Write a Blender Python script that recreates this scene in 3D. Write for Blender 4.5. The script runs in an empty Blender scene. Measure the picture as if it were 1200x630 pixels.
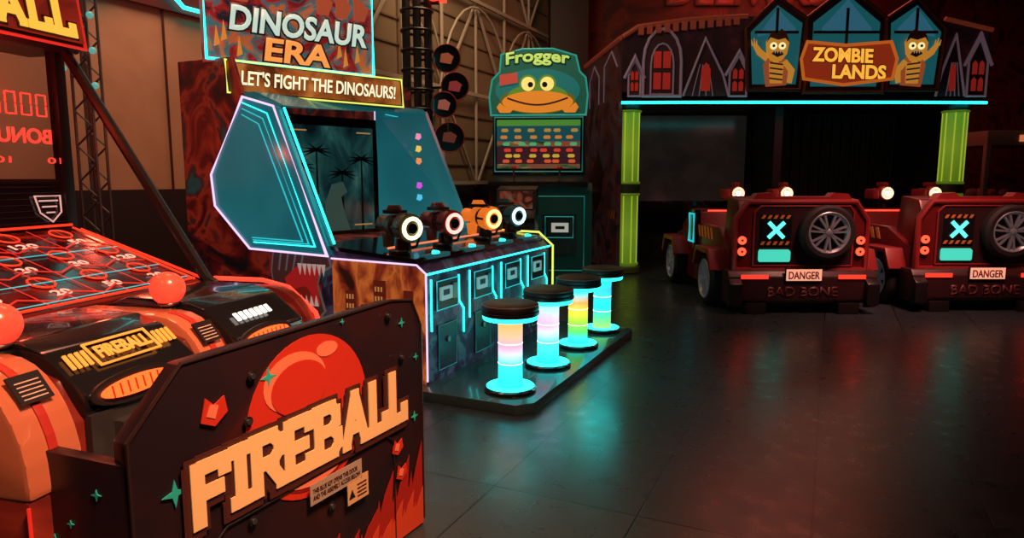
import bpy, bmesh, math, random
from mathutils import Vector, Matrix
random.seed(4)
sc = bpy.context.scene
sc.view_settings.view_transform = 'Standard'
V = Vector
# ---------------------------------------------------------------- materials
def _nt(name):
    m = bpy.data.materials.new(name); m.use_nodes = True
    nt = m.node_tree
    return m, nt, nt.nodes['Principled BSDF']
_cache = {}
def M(name, col, rough=.5, metal=0, em=None, es=0, coat=0, bump=0, bscale=60, alpha=1):
    if name in _cache: return _cache[name]
    m, nt, b = _nt(name); _cache[name] = m
    b.inputs['Base Color'].default_value = (*col, 1)
    b.inputs['Roughness'].default_value = rough
    b.inputs['Metallic'].default_value = metal
    b.inputs['Coat Weight'].default_value = coat
    b.inputs['Alpha'].default_value = alpha
    tc = nt.nodes.new('ShaderNodeTexCoord')
    nz = nt.nodes.new('ShaderNodeTexNoise'); nz.inputs['Scale'].default_value = bscale
    nt.links.new(tc.outputs['Object'], nz.inputs['Vector'])
    if es:
        b.inputs['Emission Color'].default_value = (*(em or col), 1)
        b.inputs['Emission Strength'].default_value = es
    else:
        mr = nt.nodes.new('ShaderNodeMapRange')
        mr.inputs['To Min'].default_value = max(.02, rough-.08); mr.inputs['To Max'].default_value = min(1, rough+.08)
        nt.links.new(nz.outputs['Fac'], mr.inputs['Value']); nt.links.new(mr.outputs['Result'], b.inputs['Roughness'])
    if bump:
        bp = nt.nodes.new('ShaderNodeBump'); bp.inputs['Strength'].default_value = bump
        nt.links.new(nz.outputs['Fac'], bp.inputs['Height']); nt.links.new(bp.outputs['Normal'], b.inputs['Normal'])
    return m
def E(name, col, s): return M(name, tuple(c*.4 for c in col), .4, em=col, es=s)
def ART(name, stops, scale=3, em=0, dist=1.5, rough=.4, kind='noise', stretch=(1, 1, 1), detail=6):
    m, nt, b = _nt(name)
    tc = nt.nodes.new('ShaderNodeTexCoord'); mp = nt.nodes.new('ShaderNodeMapping')
    mp.inputs['Scale'].default_value = stretch
    nt.links.new(tc.outputs['Object'], mp.inputs['Vector'])
    t = nt.nodes.new('ShaderNodeTexNoise'); t.inputs['Scale'].default_value = scale
    t.inputs['Detail'].default_value = detail; t.inputs['Distortion'].default_value = dist; out = t.outputs['Fac']
    nt.links.new(mp.outputs['Vector'], t.inputs['Vector'])
    r = nt.nodes.new('ShaderNodeValToRGB'); el = r.color_ramp.elements
    while len(el) < len(stops): el.new(.5)
    for e, (p, c) in zip(el, stops): e.position = p; e.color = (*c, 1)
    nt.links.new(out, r.inputs['Fac']); nt.links.new(r.outputs['Color'], b.inputs['Base Color'])
    b.inputs['Roughness'].default_value = rough
    if em:
        nt.links.new(r.outputs['Color'], b.inputs['Emission Color']); b.inputs['Emission Strength'].default_value = em
    return m
def GRADZ(name, stops, z0, z1, em):
    m, nt, b = _nt(name)
    tc = nt.nodes.new('ShaderNodeTexCoord'); sp = nt.nodes.new('ShaderNodeSeparateXYZ')
    nt.links.new(tc.outputs['Object'], sp.inputs['Vector'])
    mr = nt.nodes.new('ShaderNodeMapRange'); mr.inputs['From Min'].default_value = z0; mr.inputs['From Max'].default_value = z1
    nt.links.new(sp.outputs['Z'], mr.inputs['Value'])
    r = nt.nodes.new('ShaderNodeValToRGB'); el = r.color_ramp.elements
    while len(el) < len(stops): el.new(.5)
    for e, (p, c) in zip(el, stops): e.position = p; e.color = (*c, 1)
    nt.links.new(mr.outputs['Result'], r.inputs['Fac'])
    nt.links.new(r.outputs['Color'], b.inputs['Base Color']); nt.links.new(r.outputs['Color'], b.inputs['Emission Color'])
    b.inputs['Emission Strength'].default_value = em; b.inputs['Roughness'].default_value = .3
    return m

BLACK = M('black_plastic', (.012, .011, .012), .35)
GLOSS = M('gloss_black', (.010, .010, .012), .15, coat=.5)
DARK = M('dark_grey', (.03, .028, .03), .4)
GREY = M('grey_metal', (.25, .25, .26), .3, .9)
CREAM = M('cream_print', (.80, .52, .22), .5, em=(.85, .52, .2), es=.08)
BROWN = M('brown_outline', (.06, .015, .012), .5)
LED = E('led_cyan', (.02, .78, .72), 3.6)
LEDD = E('led_cyan_dim', (.02, .42, .45), 1.3)
LEDP = E('led_pinkwhite', (.70, .50, .75), 1.4)
LEDY = E('led_yellow', (.70, .75, .12), 1.3)
LEDR = E('led_red', (1, .04, .02), 2.4)
REDDIM = E('red_dim', (.7, .02, .012), .9)
WHITE_E = E('white_glow', (1, .92, .8), 1.8)
TEALPRINT = M('teal_print', (.02, .42, .34), .5, em=(.02, .5, .4), es=.06)
REDPRINT = M('red_print', (.45, .03, .02), .45)

# ---------------------------------------------------------------- geometry helpers
def root(name, loc=(0, 0, 0), rz=0, parent=None):
    e = bpy.data.objects.new(name, None); sc.collection.objects.link(e)
    e.location = loc; e.rotation_euler = (0, 0, math.radians(rz)); e.empty_display_size = .1
    if parent: e.parent = parent
    return e
def mk(par, name, bm, mat, smooth=False):
    bmesh.ops.recalc_face_normals(bm, faces=bm.faces[:])
    me = bpy.data.meshes.new(name); bm.to_mesh(me); bm.free()
    if mat: me.materials.append(mat)
    if smooth:
        me.shade_smooth()
        try: me.set_sharp_from_angle(angle=math.radians(40))
        except Exception: pass
    o = bpy.data.objects.new(name, me); sc.collection.objects.link(o)
    if par: o.parent = par
    return o
def bev(bm, w, seg=2):
    if w: bmesh.ops.bevel(bm, geom=bm.edges[:], offset=w, segments=seg, affect='EDGES', profile=.6)
def box(par, name, x, y, z, mat, b=0):
    bm = bmesh.new(); bmesh.ops.create_cube(bm, size=1)
    s = (x[1]-x[0], y[1]-y[0], z[1]-z[0]); c = V(((x[0]+x[1])/2, (y[0]+y[1])/2, (z[0]+z[1])/2))
    bmesh.ops.scale(bm, vec=s, verts=bm.verts); bev(bm, b)
    bmesh.ops.translate(bm, vec=c, verts=bm.verts)
    return mk(par, name, bm, mat, bool(b))
def prism(par, name, lo, hi, mat, b=0):
    bm = bmesh.new()
    A = [bm.verts.new(p) for p in lo]; B = [bm.verts.new(p) for p in hi]
    n = len(lo)
    bm.faces.new(A[::-1]); bm.faces.new(B)
    for i in range(n): bm.faces.new((A[i], A[(i+1) % n], B[(i+1) % n], B[i]))
    bmesh.ops.recalc_face_normals(bm, faces=bm.faces[:])
    bev(bm, b)
    return mk(par, name, bm, mat, bool(b))
def pxz(par, name, pts, y, mat, b=0): return prism(par, name, [(p[0], y[0], p[1]) for p in pts], [(p[0], y[1], p[1]) for p in pts], mat, b)
def pyz(par, name, pts, x, mat, b=0): return prism(par, name, [(x[0], p[0], p[1]) for p in pts], [(x[1], p[0], p[1]) for p in pts], mat, b)
def pxy(par, name, pts, z, mat, b=0): return prism(par, name, [(p[0], p[1], z[0]) for p in pts], [(p[0], p[1], z[1]) for p in pts], mat, b)
def lathe(par, name, prof, o, axis, mat, seg=40):
    a = V(axis).normalized(); t = V((0, 0, 1)) if abs(a.z) < .9 else V((1, 0, 0))
    u = a.cross(t).normalized(); w = a.cross(u); o = V(o)
    bm = bmesh.new(); rings = []
    for r, h in prof:
        if r < 1e-5: rings.append([bm.verts.new(o+a*h)])
        else: rings.append([bm.verts.new(o+a*h+(u*math.cos(k*math.tau/seg)+w*math.sin(k*math.tau/seg))*r) for k in range(seg)])
    for A, B in zip(rings, rings[1:]):
        for k in range(seg):
            j = (k+1) % seg
            if len(A) == 1 and len(B) == 1: continue
            if len(A) == 1: bm.faces.new((A[0], B[k], B[j]))
            elif len(B) == 1: bm.faces.new((A[k], A[j], B[0]))
            else: bm.faces.new((A[k], A[j], B[j], B[k]))
    return mk(par, name, bm, mat, True)
def cyl(par, name, p0, p1, r, mat, r2=None, seg=24):
    p0 = V(p0); p1 = V(p1); L = (p1-p0).length; r2 = r if r2 is None else r2; c = min(r, r2)*.08
    return lathe(par, name, [(0, 0), (r-c, 0), (r, c), (r2, L-c), (r2-c, L), (0, L)], p0, p1-p0, mat, seg)
def ball(par, name, c, r, mat, sc3=(1, 1, 1)):
    bm = bmesh.new(); bmesh.ops.create_uvsphere(bm, u_segments=28, v_segments=18, radius=r)
    bmesh.ops.scale(bm, vec=sc3, verts=bm.verts); bmesh.ops.translate(bm, vec=c, verts=bm.verts)
    return mk(par, name, bm, mat, True)
def torus(par, name, c, axis, R, r, mat, seg=40):
    return lathe(par, name, [(R+r*math.cos(k*math.tau/10), r*math.sin(k*math.tau/10)) for k in range(11)], c, axis, mat, seg)
def tube(par, name, pts, r, mat, closed=False):
    bm = bmesh.new(); P = [V(p) for p in pts]; n = len(P); rings = []
    for i, p in enumerate(P):
        a = P[(i-1) % n] if (closed or i > 0) else p; c = P[(i+1) % n] if (closed or i < n-1) else p
        d1 = (p-a).normalized() if (p-a).length else (c-p).normalized(); d2 = (c-p).normalized() if (c-p).length else d1
        t = (d1+d2).normalized() if (d1+d2).length > 1e-4 else d1
        k = 1/max(.5, t.dot(d1))
        up = V((0, 0, 1)) if abs(t.z) < .9 else V((1, 0, 0))
        if i and abs(t.dot(pu)) < .98: up = pu
        u = (up-t*up.dot(t)).normalized(); w = t.cross(u); pu = u
        rings.append([bm.verts.new(p+(u*math.cos(q*math.tau/8)+w*math.sin(q*math.tau/8))*r*k) for q in range(8)])
    for i in range(n if closed else n-1):
        A, B = rings[i], rings[(i+1) % n]
        for q in range(8): bm.faces.new((A[q], A[(q+1) % 8], B[(q+1) % 8], B[q]))
    if not closed: bm.faces.new(rings[0]); bm.faces.new(rings[-1])
    return mk(par, name, bm, mat, True)
GLY = {'F': (.86, [[(0, 0), (0, 1)], [(0, 1), (1, 1), (1, .84)], [(0, .50), (.72, .50)]]),
       'I': (.34, [[(.5, 0), (.5, 1)], [(0, 0), (1, 0)], [(0, 1), (1, 1)]]),
       'R': (.95, [[(.05, 0), (.05, 1)], [(0, 1), (.7, 1), (.95, .84), (.95, .64), (.7, .48), (.05, .48)], [(.5, .48), (1, 0)]]),
       'E': (.86, [[(0, 0), (0, 1)], [(0, 1), (1, 1), (1, .86)], [(0, .50), (.72, .50)], [(0, 0), (1, 0), (1, .14)]]),
       'B': (.95, [[(.05, 0), (.05, 1)], [(0, 1), (.7, 1), (.9, .86), (.9, .66), (.7, .52), (.05, .52)], [(.7, .52), (.98, .36), (.98, .16), (.75, 0), (0, 0)]]),
       'A': (1.0, [[(.04, 0), (.5, 1), (.96, 0)], [(.25, .30), (.75, .30)]]),
       'L': (.78, [[(.1, 0), (.1, 1)], [(0, 0), (1, 0), (1, .2)]])}
class Fr:
    def __init__(s, par, o, xd, yd):
        s.p = par; s.o = V(o); s.x = V(xd).normalized(); s.y = V(yd).normalized(); s.n = s.x.cross(s.y).normalized()
    def pt(s, x, y, h=0): return s.o+s.x*x+s.y*y+s.n*h
    def poly(s, name, pts, mat, h=.0, t=.004):
        return prism(s.p, name, [s.pt(x, y, h) for x, y in pts], [s.pt(x, y, h+t) for x, y in pts], mat)
    def rect(s, name, x0, x1, y0, y1, mat, h=0, t=.004):
        return s.poly(name, [(x0, y0), (x1, y0), (x1, y1), (x0, y1)], mat, h, t)
    def disc(s, name, x, y, r, mat, h=0, t=.004, sy=1, seg=32, a0=0, a1=math.tau):
        full = abs(a1-a0-math.tau) < 1e-3
        k = seg if full else seg+1
        return s.poly(name, [(x+r*math.cos(a0+(a1-a0)*i/seg), y+r*sy*math.sin(a0+(a1-a0)*i/seg)) for i in range(k)], mat, h, t)
    def frame(s, name, pts, w, mat, h=0, closed=True):
        return tube(s.p, name, [s.pt(x, y, h) for x, y in pts], w, mat, closed)
    def star(s, name, x, y, r, mat, h=.004, n=4, k=.3):
        return s.poly(name, [(x+(r if i % 2 == 0 else r*k)*math.sin(i*math.pi/n), y+(r if i % 2 == 0 else r*k)*math.cos(i*math.pi/n)) for i in range(2*n)], mat, h, .003)
    def multi(s, name, polys, mat, h=0, t=.004, step=0):
        bm = bmesh.new()
        for pi_, pts in enumerate(polys):
            tt = t+step*pi_
            A = [bm.verts.new(s.pt(x, y, h)) for x, y in pts]; B = [bm.verts.new(s.pt(x, y, h+tt)) for x, y in pts]; n = len(pts)
            bm.faces.new(A[::-1]); bm.faces.new(B)
            for i in range(n): bm.faces.new((A[i], A[(i+1) % n], B[(i+1) % n], B[i]))
        return mk(s.p, name, bm, mat)
    def line(s, name, segs, w, mat, h=0, t=.004):
        ps = []
        for (x0, y0, x1, y1) in segs:
            dx, dy = x1-x0, y1-y0; L = math.hypot(dx, dy) or 1; nx, ny = -dy/L*w/2, dx/L*w/2
            ps.append([(x0+nx, y0+ny), (x0-nx, y0-ny), (x1-nx, y1-ny), (x1+nx, y1+ny)])
        return s.multi(name, ps, mat, h, t)
    def block_text(s, name, st, x, y, w, h, sw, mat, z, grow=0, slope=0, t=.003, shear=0, hgrow=0):
        """heavy block lettering made of strokes with squared joints"""
        gap = .36
        tot = sum(GLY[c][0] for c in st)+gap*(len(st)-1); k = (w-sw)/tot; px = x+sw/2; ps = []
        for ci, c in enumerate(st):
            adv, pls = GLY[c]; hh = (h*(1+hgrow*ci/(len(st)-1)))-sw
            for pl in pls:
                q = []
                for a, b_ in pl:
                    X = px+a*adv*k; Y = y+sw/2+b_*hh; Y += slope*(X-x); X += shear*b_*hh; q.append((X, Y))
                r = sw/2+grow
                for (x0, y0), (x1, y1) in zip(q, q[1:]):
                    dx, dy = x1-x0, y1-y0; L = math.hypot(dx, dy); ux, uy = dx/L, dy/L; nx, ny = -uy*r, ux*r
                    ps.append([(x0+nx, y0+ny), (x0-nx, y0-ny), (x1-nx, y1-ny), (x1+nx, y1+ny)])
                for X, Y in q: ps.append([(X-r, Y-r*.98), (X+r, Y-r*.98), (X+r, Y+r*.98), (X-r, Y+r*.98)])
            px += (adv+gap)*k
        return s.multi(name, ps, mat, z, t, .00001)
    def text(s, name, st, x, y, w, h, mat, z=.006, off=0, outl=None, olm=None, shear=0, t=.004, mirror=False, arc=0, slope=0):
        def build(o):
            c = bpy.data.curves.new(name, 'FONT'); c.body = st; c.offset = o; c.resolution_u = 4
            ob = bpy.data.objects.new(name, c); sc.collection.objects.link(ob)
            dg = bpy.context.evaluated_depsgraph_get(); me = bpy.data.meshes.new_from_object(ob.evaluated_get(dg))
            bpy.data.objects.remove(ob); return me
        base = build(off)
        xs = [v.co.x for v in base.vertices]; ys = [v.co.y for v in base.vertices]
        x0, x1, y0, y1 = min(xs), max(xs), min(ys), max(ys); kx = w/(x1-x0); ky = h/(y1-y0)
        def place(me, hh, mat, nm):
            bm = bmesh.new(); bm.from_mesh(me)
            for v in bm.verts:
                px = (v.co.x-x0)*kx; py = (v.co.y-y0)*ky
                q = (px/w-.5)*2
                py = py+arc*(1-q*q)+slope*px
                px = px+shear*py
                if mirror: px = w-px
                v.co = s.pt(x+px, y+py, hh)
            r = bmesh.ops.extrude_face_region(bm, geom=bm.faces[:])
            bmesh.ops.translate(bm, vec=s.n*t, verts=[g for g in r['geom'] if isinstance(g, bmesh.types.BMVert)])
            return mk(s.p, nm, bm, mat)
        if outl: place(build(off+outl), z-.003, olm, name+'_outline')
        return place(base, z, mat, name)
def spoked_wheel(par, name, c, axis, r, w, n, tyre, rim):
    c = V(c); a = V(axis).normalized()
    lathe(par, name+'_tyre', [(r*.72, -w/2), (r*.9, -w/2), (r, -w*.3), (r, w*.3), (r*.9, w/2), (r*.74, w/2), (r*.72, 0), (r*.72, -w/2)], c, a, tyre, 36)
    lathe(par, name+'_rim', [(r*.66, w*.38), (r*.73, w*.54), (r*.76, w*.50), (r*.70, -w*.3), (r*.64, w*.3), (r*.66, w*.38)], c, a, rim, 36)
    lathe(par, name+'_disc', [(0, -w*.1), (r*.70, -w*.1), (r*.70, -w*.05), (0, -w*.05)], c, a, BLACK, 36)
    lathe(par, name+'_hub', [(r*.14, -.0), (r*.14, w*.42), (r*.09, w*.5), (0, w*.5)], c, a, rim, 20)
    t = V((0, 0, 1)); u = a.cross(t).normalized()
    f = Fr(par, c, u, t) if u.cross(t).dot(a) > 0 else Fr(par, c, -u, t)
    ps = []
    for k in range(n):
        for dd in (-.12, .12):
            an = k*math.tau/n+.2; an2 = an+dd*1.3; an1 = an+dd*.5
            w2 = r*.036
            x0, y0, x1, y1 = r*.1*math.cos(an1), r*.1*math.sin(an1), r*.68*math.cos(an2), r*.68*math.sin(an2)
            nx, ny = -math.sin(an)*w2, math.cos(an)*w2
            ps.append([(x0+nx, y0+ny), (x0-nx, y0-ny), (x1-nx, y1-ny), (x1+nx, y1+ny)])
    f.multi(name+'_spokes', ps, rim, w*.25, w*.2)

# ---------------------------------------------------------------- room shell
m, nt, b = _nt('floor_tiles')
tc = nt.nodes.new('ShaderNodeTexCoord'); mp = nt.nodes.new('ShaderNodeMapping'); mp.inputs['Rotation'].default_value = (0, 0, math.radians(25))
br = nt.nodes.new('ShaderNodeTexBrick'); br.offset = 0; br.inputs['Scale'].default_value = 1
br.inputs['Brick Width'].default_value = .62; br.inputs['Row Height'].default_value = .62; br.inputs['Mortar Size'].default_value = .004
br.inputs['Color1'].default_value = (.028, .040, .044, 1); br.inputs['Color2'].default_value = (.021, .031, .035, 1); br.inputs['Mortar'].default_value = (.003, .003, .003, 1)
nz = nt.nodes.new('ShaderNodeTexNoise'); nz.inputs['Scale'].default_value = 9; nz.inputs['Detail'].default_value = 8
mr = nt.nodes.new('ShaderNodeMapRange'); mr.inputs['To Min'].default_value = .18; mr.inputs['To Max'].default_value = .42
bp = nt.nodes.new('ShaderNodeBump'); bp.inputs['Strength'].default_value = .3; bp.inputs['Distance'].default_value = .01
L = nt.links.new
L(tc.outputs['Object'], mp.inputs['Vector']); L(mp.outputs['Vector'], br.inputs['Vector']); L(mp.outputs['Vector'], nz.inputs['Vector'])
L(br.outputs['Color'], b.inputs['Base Color']); L(nz.outputs['Fac'], mr.inputs['Value']); L(mr.outputs['Result'], b.inputs['Roughness'])
L(br.outputs['Fac'], bp.inputs['Height']); bp.invert = True; L(bp.outputs['Normal'], b.inputs['Normal'])
FLOOR = m
CEIL = M('ceiling_black', (.02, .02, .02), .8)
WALLTAN = ART('wall_tan_panels', [(.35, (.42, .28, .17)), (.65, (.50, .35, .22))], 1.2, rough=.6)
WALLRED = ART('wall_red_mural', [(.40, (.05, .008, .008)), (.55, (.16, .018, .014)), (.63, (.09, .012, .012)), (.75, (.22, .05, .03))], .9, rough=.6, dist=2.5)
box(None, 'floor', (-5, 11), (-4, 13.2), (-.1, 0), FLOOR)
box(None, 'ceiling', (-5, 11), (-4, 13.2), (5.2, 5.3), CEIL)
D = V((math.sin(math.radians(25)), math.cos(math.radians(25)), 0)); N = V((math.cos(math.radians(25)), -math.sin(math.radians(25)), 0))
W0 = V((-2.91, 5.27, 0))
a0 = W0+D*(-2.3); a1 = W0+D*8.42
prism(None, 'wall_left', [a0, a1, a1-N*.15, a0-N*.15], [p+V((0, 0, 5.2)) for p in (a0, a1, a1-N*.15, a0-N*.15)], WALLTAN)
box(None, 'wall_back', (.5, 11), (12.95, 13.1), (0, 5.2), WALLRED)
box(None, 'wall_right', (10.9, 11), (-4, 12.95), (0, 5.2), WALLRED)
wf = root('wall_panelling', W0)
f = Fr(wf, (0, 0, 0), D, (0, 0, 1))
f.rect('red_upper_band', -2.2, 2.4, 2.62, 5.1, M('dark_red_paint', (.10, .010, .008), .6), .01, .03)
f.rect('dark_dado', -2.2, 8.3, 0, 1.22, DARK, .01, .03)
f.line('panel_seams', [(s, 1.2, s, 5.1) for s in (-1.6, -.95, -.3, .35, 1.0, 1.65)], .018, BROWN, .012, .006)
BEAM = M('beam_cream', (.58, .50, .38), .5)
BEAMD = M('beam_brown', (.20, .14, .08), .6)
f.rect('recess_back', 2.5, 8.3, 1.22, 5.1, M('recess_brown', (.30, .22, .13), .6), .01, .02)
segs = []
for i in range(7):
    s0 = 2.6+i*.95
    segs.append((s0, 1.2, s0, 5.1))
for i in range(6):
    for j in range(3):
        s0 = 2.6+i*.95; z0 = 1.2+j*1.3
        segs.append((s0, z0, s0+.95, z0+1.3) if (i+j) % 2 else (s0, z0+1.3, s0+.95, z0))
f.line('truss_struts', segs, .03, BEAM, .08, .03)
f.line('truss_chords', [(2.6, z, 8.3, z) for z in (1.25, 2.5, 3.8, 5.0)], .05, BEAM, .11, .04)
f.line('rear_rails', [(2.6, z, 8.3, z) for z in (1.5, 1.9, 2.2, 2.9, 3.2, 3.5, 4.2, 4.5)], .02, BEAMD, .03, .02)
for q, s0 in enumerate((3.4, 5.4, 7.2)):
    f.frame('arch_hoop_%d' % q, [(s0+1.1*math.cos(t*math.pi/16), 2.1+1.6*math.sin(t*math.pi/16)) for t in range(17)], .016, BEAM, .16, False)
nr = root('neon_wall_light', W0)
f = Fr(nr, (0, 0, 0), D, (0, 0, 1))
f.frame('neon_tube_a', [(-.75, 2.85), (-.55, 2.68), (-.1, 2.68), (.05, 2.80), (.05, 3.2)], .016, LED, .08, False)
f.frame('neon_tube_b', [(-.02, 3.05), (.5, 2.66), (.9, 2.66), (1.15, 2.85), (1.15, 3.4)], .016, LED, .08, False)
f.frame('neon_tube_c', [(-1.5, 2.9), (-1.0, 2.9), (-.75, 3.3)], .016, LED, .08, False)
cr = root('square_column', (1.0, 12.3, 0))
box(cr, 'shaft', (-.35, .3), (-.3, .3), (.0, 5.2), M('column_brown', (.035, .018, .014), .6), .02)
box(cr, 'plinth', (-.4, .35), (-.35, .35), (0, .15), BLACK, .01)
tr = root('truss_column', (-2.80, 4.62, 0))
TG = M('truss_grey', (.16, .17, .17), .4, .6)
for sx in (-.06, .06):
    for sy in (-.06, .06): cyl(tr, 'chord', (sx, sy, 0), (sx, sy, 3.6), .010, TG, seg=10)
pts = []
for k in range(31): pts.append(((-1)**k*.06, -.06, .02+k*.115))
tube(tr, 'bracing_front', pts, .006, TG); tube(tr, 'bracing_rear', [(-x, .06, z) for x, y, z in pts], .006, TG)
for k in range(9): ball(tr, 'bulb_%d' % k, ((-1)**k*.10, -.08, 1.90+k*.11), .022, E('bulb_teal', (.15, .55, .48), .6))

# ---------------------------------------------------------------- shooting arcade machine (dinosaur)
DINO = root('shooting_arcade_machine', (-.01, 3.92, 0), -25)
P = DINO
DART = ART('dino_art', [(.38, (.012, .010, .012)), (.48, (.16, .012, .010)), (.55, (.42, .045, .02)), (.61, (.06, .02, .02)), (.72, (.02, .14, .13))], 3.2, em=.16, dist=1.2)
FIREART = ART('burning_city_art', [(.34, (.04, .012, .008)), (.44, (.35, .05, .02)), (.54, (.85, .26, .05)), (.64, (.35, .06, .02)), (.8, (.9, .5, .18))], 4.5, em=.30, dist=.6, stretch=(1.4, 1.4, .8))
BENCHART = ART('bench_art', [(.38, (.012, .014, .03)), (.50, (.04, .02, .07)), (.58, (.03, .13, .16)), (.66, (.14, .03, .12)), (.8, (.02, .20, .22))], 4, em=.20, dist=2)
WING = ART('wing_teal', [(.3, (.010, .10, .13)), (.55, (.016, .18, .22)), (.75, (.03, .28, .31))], .9, em=.48, dist=.5, rough=.22, detail=2)  # emission stands in for the light these teal panels reflect
TEALFR = M('teal_frame', (.02, .14, .16), .25, .3, em=(.02, .2, .22), es=.3)
pxy(P, 'foot_platform', [(-.62, -.24), (.14, -.24), (.22, -.16), (.22, 1.92), (.14, 2.0), (-.62, 2.0)], (0, .06), M('platform_top', (.03, .06, .065), .22, coat=.3), .006)
pxz(P, 'bench_body', [(-1.3, .05), (-.5, .05), (-.5, .73), (-.56, .80), (-1.3, .86)], (-.11, 1.84), BENCHART, .004)
pxz(P, 'bench_top_plate', [(-.54, .795), (-.58, .825), (-1.3, .885), (-1.3, .86)], (-.12, 1.85), GLOSS)
tube(P, 'led_side_near', [(-1.2, -.125, .80), (-.56, -.125, .79), (-.495, -.125, .74), (-.495, -.125, .08)], .006, LEDP)
tube(P, 'led_side_far', [(-1.2, 1.855, .86), (-.60, 1.855, .85), (-.47, 1.855, .74), (-.47, 1.855, .08)], .009, LEDY)
tube(P, 'led_front_top', [(-.495, -.12, .735), (-.495, 1.85, .735)], .007, LED)
tube(P, 'led_top_back', [(-.85, .0, .868), (-.85, 1.8, .868)], .007, E('led_orange_strip', (1, .25, .1), 1))
fb = Fr(P, (-.5, 0, 0), (0, 1, 0), (0, 0, 1))
for k in range(4):
    y0 = -.10+k*.485
    fb.frame('led_bay_a_%d' % k, [(y0+.03, .70), (y0+.03, .38)], .006, LED, .006, False)
    fb.frame('led_bay_b_%d' % k, [(y0+.37, .69), (y0+.37, .52), (y0+.43, .46), (y0+.43, .30)], .006, LED, .006, False)
    fb.rect('ticket_panel_%d' % k, y0+.08, y0+.34, .50, .68, BLACK, 0, .015)
    fb.frame('ticket_led_%d' % k, [(y0+.08, .50), (y0+.34, .50), (y0+.34, .68), (y0+.08, .68)], .003, LEDD, .016)
    fb.rect('card_reader_%d' % k, y0+.11, y0+.24, .56, .64, M('reader_face', (.25, .35, .4), .3, em=(.3, .6, .6), es=.4), .015, .02)
    fb.rect('reader_display_%d' % k, y0+.125, y0+.20, .59, .625, DARK, .035, .002)
    fb.rect('ticket_slot_%d' % k, y0+.26, y0+.32, .55, .65, GREY, .015, .012)
    fb.rect('coin_door_%d' % k, y0+.10, y0+.32, .12, .40, M('door_purple', (.02, .015, .04), .3), 0, .012)
    fb.frame('coin_door_led_%d' % k, [(y0+.10, .12), (y0+.32, .12), (y0+.32, .40), (y0+.10, .40)], .002, M('dim_teal_line', (.02, .2, .2), .4, em=(.02, .3, .3), es=.4), .013)
    fb.disc('coin_lock_%d' % k, y0+.21, .30, .018, GREY, .012, .012)
    box(P, 'start_button_pad_%d' % k, (-.62, -.56), (y0+.10, y0+.38), (.80, .835), TEALFR, .005)
    cyl(P, 'start_button_%d' % k, (-.59, y0+.24, .82), (-.585, y0+.24, .85), .025, LED)
pxz(P, 'cabinet_base', [(-2.48, 0), (-1.3, 0), (-1.3, .87), (-2.48, .87)], (-.10, 1.84), DART)
fs = Fr(P, (0, -.11, 0), (1, 0, 0), (0, 0, 1))
fs.poly('side_poster', [(-1.2, .06), (-.51, .06), (-.51, .74), (-.57, .775), (-1.2, .80)], FIREART, .002, .006)
fs.multi('city_towers', [[(x, .1), (x+w, .1), (x+w, h), (x, h)] for x, w, h in ((-1.1, .08, .6), (-.98, .06, .52), (-.88, .09, .68), (-.75, .06, .5), (-.66, .07, .63))], M('tower_print', (.16, .03, .015), .5, em=(.3, .04, .02), es=.15), .008, .003)
fs.multi('city_windows', [[(x+i*.022, .25+j*.06), (x+i*.022+.01, .25+j*.06), (x+i*.022+.01, .28+j*.06), (x+i*.022, .28+j*.06)] for x, h in ((-1.09, 6), (-.87, 7), (-.65, 6)) for i in range(3) for j in range(h)], E('window_print', (1, .45, .12), .35), .011, .002)
OUTL = M('dino_line', (.30, .34, .36), .5, em=(.3, .34, .36), es=.1); DSK = M('dino_skin', (.12, .05, .05), .5, em=(.12, .05, .05), es=.15); MOU = M('dino_mouth', (.5, .02, .02), .5, em=(.5, .02, .02), es=.35); TOO = M('tooth', (.8, .8, .7), .5, em=(.8, .8, .7), es=.25)
def dino_head(fr, ox, oz, k, tag):
    q = lambda L_: [(ox+x*k, oz+y*k) for x, y in L_]
    fr.poly(tag+'_outline', q([(-.5, .2), (-.42, .62), (-.1, .78), (.2, .7), (.48, .5), (.54, .28), (.36, .2), (.3, .05), (.42, -.3), (.3, -.42), (-.1, -.38), (-.45, -.2)]), OUTL, .004, .003)
    fr.poly(tag+'_skin', q([(-.47, .2), (-.4, .59), (-.1, .75), (.2, .67), (.45, .48), (.5, .3), (.33, .22), (.27, .05), (.38, -.3), (.28, -.39), (-.1, -.35), (-.42, -.18)]), DSK, .007, .003)
    fr.poly(tag+'_mouth', q([(-.25, .1), (.0, .3), (.42, .3), (.28, .1), (.33, -.22), (.1, -.26), (-.15, -.15)]), MOU, .010, .003)
    fr.multi(tag+'_teeth', [q([(x, .31), (x+.07, .31), (x+.04, .16)]) for x in (-.02, .06, .14, .22, .30, .37)]+[q([(x, -.24), (x+.07, -.24), (x+.03, -.1)]) for x in (-.08, .0, .08, .16, .24)], TOO, .013, .003)
    fr.poly(tag+'_tongue', q([(-.15, -.05), (.1, .02), (.22, -.1), (.1, -.2), (-.1, -.14)]), M('tongue', (.7, .12, .1), .4), .013, .002)
    fr.poly(tag+'_eye', q([(-.05, .55), (.1, .5), (.04, .6)]), E('dino_eye', (1, .7, .1), .8), .010, .003)
    fr.line(tag+'_wrinkles', [q([(-.35+i*.12, .2)])[0]+q([(-.28+i*.13, .55)])[0] for i in range(4)], .012*k/.4, OUTL, .010, .002)
dino_head(fs, -1.47, .60, .50, 'dino_print')
wing = [(-2.16, 1.33), (-2.14, 1.12), (-1.84, .84), (-1.19, .82), (-1.58, 1.76), (-1.84, 1.83)]
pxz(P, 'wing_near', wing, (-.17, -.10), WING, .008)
tube(P, 'wing_near_led', [(x, -.175, z) for x, z in wing], .007, LEDP, True)
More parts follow.
